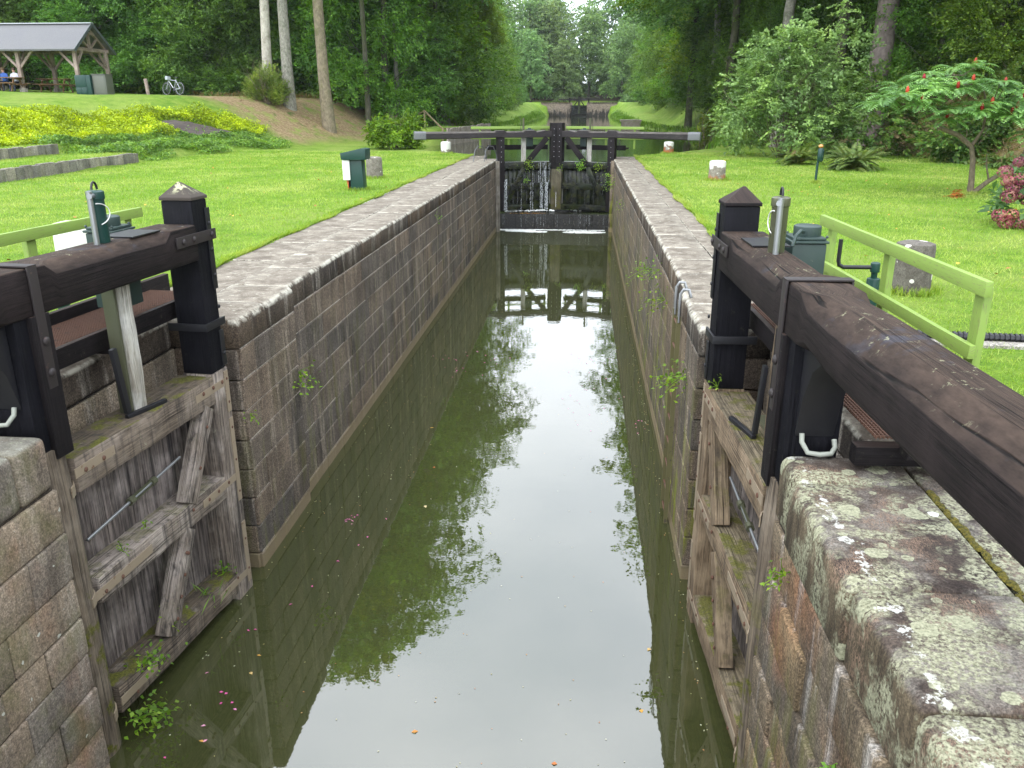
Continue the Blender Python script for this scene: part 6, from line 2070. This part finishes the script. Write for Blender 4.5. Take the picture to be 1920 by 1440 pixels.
fm = m_wood('fence_timber', (0.16, 0.12, 0.06), (0.30, 0.24, 0.13), (0.38, 0.32, 0.20), streak=.3)
for p in fpts:
    zz = gz(p.x, p.y)
    mb = MB(); mb.box(p.x - .05, p.x + .05, p.y - .05, p.y + .05, zz - .2, zz + 1.1 if p.x > -11 else zz + 1.2); mb.build('fence_post', fm, fn)
for a, b in zip(fpts, fpts[1:]):
    for h in (1.05,):
        za, zb = gz(a.x, a.y), gz(b.x, b.y)
        mb = MB(); mb.bar((a.x, a.y, za + h), (b.x, b.y, zb + h), .05, .09); mb.build('fence_rail', fm, fn)
ls = thing('landing_stage', 'small wooden landing stage on the reedy bank of the upper pound', 'landing stage', (5.0, 96, ZU))
for k in range(7):
    mb = MB(); mb.box(4.0, 6.3, 95 + k * .32, 95.29 + k * .32, ZU + .64, ZU + .82); mb.build('deck_board', M['plank_pale'], ls)
mb = MB(); mb.box(4.1, 6.2, 94.98, 95.1, ZU - .3, ZU + .62); mb.build('fascia', M['plank_pale'], ls)
for x in (4.2, 5.2, 6.1):
    mb = MB(); mb.box(x - .1, x + .1, 95.2, 95.4, ZU - 1, ZU + .63); mb.build('pile', M['black_wood'], ls)
bd = thing('information_board', 'small brown slanted information board on the dry bank', 'sign', (-12.9, 56.5, 3.3))
zz = gz(-13.2, 58)
mb = MB(); mb.bar((-13.7, 58, zz + .95), (-12.6, 58.0, zz + 1.25), .6, .05); mb.build('panel', M['shelter_wood'], bd)
mb = MB(); mb.box(-13.2, -13.08, 57.95, 58.07, zz - .1, zz + 1.1); mb.build('leg', M['shelter_wood'], bd)

# ------------------------------------------------------------------ the upper lock far up the pound
fl = S('rubble_wall')
p = fl.pos()
vb = fl.n('ShaderNodeTexBrick')
fl.link(fl.n('ShaderNodeCombineXYZ').outputs[0], vb.inputs['Vector'])
cmb = [n for n in fl.nt.nodes if n.bl_idname == 'ShaderNodeCombineXYZ'][0]
fl.link(fl.sep(p, 'X'), cmb.inputs[0]); fl.link(fl.sep(p, 'Z'), cmb.inputs[1])
vb.inputs['Scale'].default_value = 1.3
vb.inputs['Color1'].default_value = (0.17, 0.13, 0.10, 1); vb.inputs['Color2'].default_value = (0.32, 0.25, 0.205, 1); vb.inputs['Mortar'].default_value = (0.27, 0.24, 0.20, 1)
c = fl.mix(fl.step(fl.m('ADD', fl.noise(fl.map(p, (2, 2, .5)), 1.2, 4, .65), fl.m('MULTIPLY', fl.m('SUBTRACT', 4.2, fl.sep(p, 'Z')), .18)), .52, .66), vb.outputs['Color'], (0.03, 0.026, 0.022))
fl.set(Base_Color=c, Roughness=.9)
uw = thing('lock_wall', 'distant brown stone wing walls of the upper lock', 'lock wall', (-1.4, 214, ZU))
for a, b in ((-10.6, -3.62), (0.88, 7.9)):
    mb = MB(); mb.box(a, b, 212, 214, ZU - 1, 5.62); mb.build('wing_wall', fl.mat, uw)
    mb = MB(); mb.box(a - .1, b + (.06 if b < 0 else .1), 211.93, 214, 5.625, 5.90); mb.build('coping', M['coping'], uw)
    xm = b if b < 0 else a
    mb = MB(); mb.box(xm - .3, xm + .3, 214.0, 236, ZU - 1, 5.86); mb.build('chamber_wall', fl.mat, uw)
tag(sheet('upper_lock_water', [(-3.4, 213.4), (.7, 213.4), (.7, 222), (-3.4, 222)], ZU + .004, M['water_up']), 'water below the upper lock gate', None, None, 'structure')
ug = thing('lock_gate', 'tiny distant closed lock gates of the upper lock with balance beams', 'lock gate', (-1.37, 218, ZU))
for sg in (-1, 1):
    X_ = lambda a: -1.37 + sg * a
    mb = MB(); mb.box(X_(0.1), X_(2.2), 217.6, 217.9, ZU + .5, 5.2); mb.build('planking', M['wet_wood'], ug)
    mb = MB(); mb.box(X_(0.02), X_(5.2), 217.3, 217.6, 6.42, 6.78); mb.build('balance_beam', M['beam_far'], ug)
    mb = MB(); mb.box(X_(0.02), X_(.28), 217.3, 217.58, ZU + .5, 7.35); mb.build('mitre_post', M['black_wood'], ug)
    mb = MB(); mb.box(X_(2.2), X_(2.55), 217.3, 217.58, 5.0, 6.9); mb.build('heel_post', M['black_wood'], ug)
    mb = MB(); mb.bar((X_(.3), 217.25, 6.4), (X_(1.2), 217.25, 5.2), .1, .25); mb.build('brace', M['black_wood'], ug)
    mb = MB(); mb.box(X_(0.3), X_(2.2), 217.2, 217.5, 4.85, 5.2); mb.build('top_rail', M['wet_wood'], ug)
    for a in (1.1, 3.4, 4.4):
        mb = MB(); mb.box(X_(a), X_(a + .1), 217.9, 218.0, 6.0, 7.1); mb.build('rail_post', M['olive_metal'], ug)
    mb = MB(); mb.box(X_(.1), X_(5.0), 218.0, 218.08, 7.0, 7.1); mb.build('handrail', M['olive_metal'], ug)
uwt = thing('breast_wall', 'dark sill wall under the distant upper lock gates', 'wall', (-1.37, 216.5, ZU))
mb = MB(); mb.box(-3.4, .66, 216.0, 217.9, ZU - .5, ZU + .55); mb.build('stone', M['wet_stone'], uwt)

# ------------------------------------------------------------------ weeds in walls and on gates
def weed(label, p, n, k, sz, mat, name='wall_weed', down=0.3, seed=1, long=False, cat='plant'):
    rng = np.random.default_rng(seed)
    t = thing(name, label, cat, p)
    n = np.array(n, float)
    k = k if long else int(k * max(1, (sz / .26) ** 1.5))
    lb = LB()
    P = np.array(p) + n * rng.uniform(0.02, .8, (k, 1)) * sz * .7 + rng.normal(size=(k, 3)) * sz * .28 * np.array([1, 1, 1.1]) + np.array([0, 0, -down * sz * .3])
    d = n + rng.normal(size=(k, 3)) * .6 + np.array([0, 0, -down])
    L, W = (sz * .8, sz * .045) if long else (min(.055, .02 + sz * .1), min(.04, .012 + sz * .07))

    lb.add(P, d, rng.normal(size=(k, 3)) * .5 + np.array([0, 0, 1]) + n * .6, rng.uniform(.7, 1.2, k) * L, rng.uniform(.7, 1.2, k) * W)
    lb.build('leaves', mat, t)
    mb = MB()
    for i in range(5):
        q = P[rng.integers(k)]
        mb.tube([tuple(np.array(p) - n * .02), tuple((np.array(p) + q) / 2 + np.array([0, 0, .03 * sz])), tuple(q)], [.004, .003, .002], 4)
    mb.build('stems', M['leaf_bright'], t)
    return t


wl_ = [
    ('bright leafy weed growing out of the joint at the corner of the long streaked wall', (-3.47, 9.3, 1.75), (1, 0, 0), 46, .34),
    ('tiny weed low on the corner stones beside the open gate', (-3.40, 7.74, 1.82), (.6, -.8, 0), 12, .16),
    ('weed tuft high on the long streaked wall, near the two slots', (-3.47, 19.6, 2.4), (1, 0, 0), 18, .24),
    ('leafy fern-like weed beside the steel ladder', (1.13, 8.5, 2.1), (-1, -.2, 0), 60, .34),
    ('weed clump high on the mossy wall, just past the ladder', (1.2, 11.6, 2.25), (-1, 0, 0), 36, .36),
    ('hanging weed under the coping of the mossy wall', (1.2, 12.6, 2.5), (-1, 0, 0), 30, .34),
    ('small weed halfway along the mossy wall', (1.2, 14.8, 2.1), (-1, 0, 0), 30, .34),
    ('pale weed on the mossy wall about two thirds of the way to the closed gate', (1.2, 24.4, 2.2), (-1, 0, 0), 22, .34),
    ('weed at the far end of the mossy wall near the hinge column', (1.2, 31.8, 2.2), (-1, 0, 0), 40, .5),
    ('little fern in the joint beneath the first lichen slab', (1.2, 4.2, 2.33), (-1, 0, 0), 40, .11),
    ('small fern sprig on the pier face under the slab joint', (1.2, 3.0, 2.05), (-1, 0, 0), 40, .10),
    ('second fern sprig lower on the lichen-topped pier', (1.2, 3.15, 1.82), (-1, 0, 0), 30, .09),
    ('sprig of green leaves in the joints of the rust-stained pier', (-3.47, 3.75, 2.3), (1, 0, 0), 50, .12),
    ('lower sprig of green leaves on the rust-stained pier', (-3.47, 3.82, 2.1), (1, 0, 0), 30, .10),
    ('bright green clump at the foot of the silvery open gate by the waterline', (-3.50, 5.2, .12), (1, .2, .2), 120, .30),
    ('second bright green clump on the bottom rail of the silvery open gate', (-3.52, 5.4, .50), (.6, .2, .6), 70, .26),
    ('small green clump on the bottom rail under the diagonal brace', (-3.58, 5.95, .50), (.4, 0, .8), 46, .22),
    ('tiny green sprout on the silvery middle rail near the tie rod', (-3.60, 5.5, 1.5), (.2, 0, .9), 14, .10),
    ('second tiny sprout on the silvery middle rail', (-3.62, 5.9, 1.5), (.2, 0, .9), 12, .09),
    ('sprout at the toe end of the silvery bottom rail', (-3.55, 7.0, .36), (.3, 0, .9), 40, .18),
    ('small ivy sprout at the foot of the plain capped post', (1.24, 7.0, 2.52), (-.3, 0, .8), 14, .14),
    ('bright green weed hanging on the spilling gate leaf beside its brace', (-2.25, 35.02, 2.65), (0, -1, .2), 60, .46),
    ('small weed lower on the brace of the spilling gate leaf', (-2.35, 34.98, 2.0), (0, -1, 0), 30, .32),
    ('big bright green weed in the middle of the dry gate leaf', (-.10, 35.0, 2.62), (0, -1, .1), 70, .42),
    ('second bright green weed toward the hinge of the dry gate leaf', (.62, 34.84, 2.6), (0, -1, .1), 55, .38),
    ('little weed clinging to the mitre posts', (-1.0, 35.3, 2.45), (.2, -1, 0), 24, .3),
    ('weed strip beside the hinge column', (1.12, 34.2, 2.3), (-.5, -.8, 0), 40, .35),
]
for i, (lab_, p, n, k, sz) in enumerate(wl_):
    fernish = 'fern' in lab_ and 'like' not in lab_
    weed(lab_, p, n, k, sz, M['leaf_bright'], 'fern_sprig' if fernish else 'wall_weed', 0.35, 200 + i)
weed('tuft of long grass blades growing from the lichen-topped pier face', (1.17, 2.5, 2.0), (-.7, -.2, .9), 26, .30, M['reed'], 'grass_tuft', -.5, 300, True)
weed('thin grass tuft on the silvery bottom rail', (-3.55, 6.6, .36), (.5, -.2, .7), 16, .28, M['reed'], 'grass_tuft', 0, 301, True)
fern_pts = ((-3.72, 5.25, 2.48),)
t = thing('fern_sprig', 'pale green fern frond behind the mossy top rail of the silvery gate', 'fern', (-3.9, 5.4, 2.45))
lb = LB()
for a in range(5):
    frond(lb, (-3.92, 5.35, 2.44), (.6 + .2 * a, .5 - .35 * a, .35), .26, .9, 9, .06, .018)
lb.build('fronds', M['leaf_bright'], t)

# ------------------------------------------------------------------ floating petals and leaves
def floaters(name, label, pts, mat, sz):
    k = len(pts)
    lb = LB()
    P = np.array([[x, y, .004] for x, y in pts])
    lb.add(P, rdir(k) * [1, 1, .05], np.array([0, 0, 1.0]) + RNG.normal(size=(k, 3)) * .12, RNG.uniform(.6, 1.3, k) * sz, RNG.uniform(.5, 1, k) * sz * .8)
    return tag(lb.build(name, mat), label, None, None, 'stuff')


def clus(cx, cy, sx, sy, k):
    return [(min(max(random.gauss(cx, sx), -3.4), 1.1), random.gauss(cy, sy)) for _ in range(k)]


s = S('petal'); s.set(Base_Color=s.ramp(s.island(), [(0, (0.55, 0.06, 0.25)), (.6, (0.6, 0.13, 0.36)), (1, (0.62, 0.3, 0.42))]), Roughness=.6)
floaters('floating_petals', 'pink petals floating on the lock water', clus(-2.75, 8.9, .05, .07, 9) + clus(-2.2, 15.6, .35, .5, 26) + clus(.2, 14.5, .3, 1.2, 30) + clus(.95, 12.3, .1, .3, 6) + [(-3.25 + .12 * k + random.gauss(0, .04), 6.0 + .45 * k * .8 + random.gauss(0, .1)) for k in range(9)] + clus(-3.0, 5.4, .15, .4, 9) + clus(.9, 4.9, .1, .1, 4), s.mat, .034)
s = S('floating_bits'); s.set(Base_Color=s.ramp(s.island(), [(0, (0.55, 0.55, 0.45)), (.5, (0.32, 0.30, 0.14)), (1, (0.42, 0.14, 0.06))]), Roughness=.6)
sp_ = [(random.uniform(-3.4, 1.15), 4.8 + 28 * random.random() ** 1.3) for _ in range(170)] + [(-3.44 + abs(random.gauss(0, .12)), random.uniform(6, 33)) for _ in range(170)] + [(1.18 - abs(random.gauss(0, .05)), random.uniform(5, 33)) for _ in range(240)] + clus(-1.0, 28, 1.2, 3.5, 120) + [(random.uniform(-3.4, 1.15), random.uniform(4.8, 20)) for _ in range(120)] + clus(-2.6, 13, .5, 3, 80) + clus(.3, 15, .5, 2.5, 60)
floaters('floating_bits', 'small pale leaf fragments and seeds floating on the lock water', sp_, s.mat, .018)
s = S('leaf_litter'); s.set(Base_Color=s.ramp(s.island(), [(0, (0.50, 0.52, 0.36)), (.5, (0.55, 0.30, 0.04)), (1, (0.45, 0.12, 0.03))]), Roughness=.6)
floaters('floating_leaves', 'single yellow, red and pale leaves floating on the lock water', [(-2.9, 6.2), (-2.88, 5.95), (.62, 5.75), (-1.25, 5.35), (-.1, 5.1), (-2.95, 5.1), (-2.0, 10.5), (-2.3, 12), (-1.9, 9.3), (.75, 6.6)], s.mat, .055)
lb = LB()
k = 110
x = np.concatenate([RNG.uniform(-14, -5, k), RNG.uniform(3, 12, k)]); y = RNG.uniform(9, 34, 2 * k)
lb.add(np.stack([x, y, terrain(x, y) + .045], 1), rdir(2 * k) * [1, 1, .2], np.array([0, 0, 1.0]) + RNG.normal(size=(2 * k, 3)) * .3, RNG.uniform(.04, .09, 2 * k), RNG.uniform(.03, .06, 2 * k))
tag(lb.build('fallen_leaves', M['autumn']), 'scattered orange and brown fallen leaves on the lawn', None, None, 'stuff')
for o in list(bpy.data.objects):
    if 'used' in o:
        del o['used']
for k_, p_ in PROTO.items():
    if not p_.get('label'):
        p_['label'] = 'unused'

# ------------------------------------------------------------------ air: thin haze over the valley
hm = bpy.data.materials.new('haze')
hm.use_nodes = True
hn = hm.node_tree
hn.nodes.clear()
ho = hn.nodes.new('ShaderNodeOutputMaterial')
hv = hn.nodes.new('ShaderNodeVolumePrincipled')
hv.inputs['Color'].default_value = (0.86, 0.92, 0.98, 1)
hv.inputs['Density'].default_value = 0.00016
hn.links.new(hv.outputs[0], ho.inputs['Volume'])
mb = MB()
mb.box(-190, 190, -40, 440, -3.5, 62)
tag(mb.build('haze', hm), 'thin pale haze filling the valley', None, None, 'stuff')
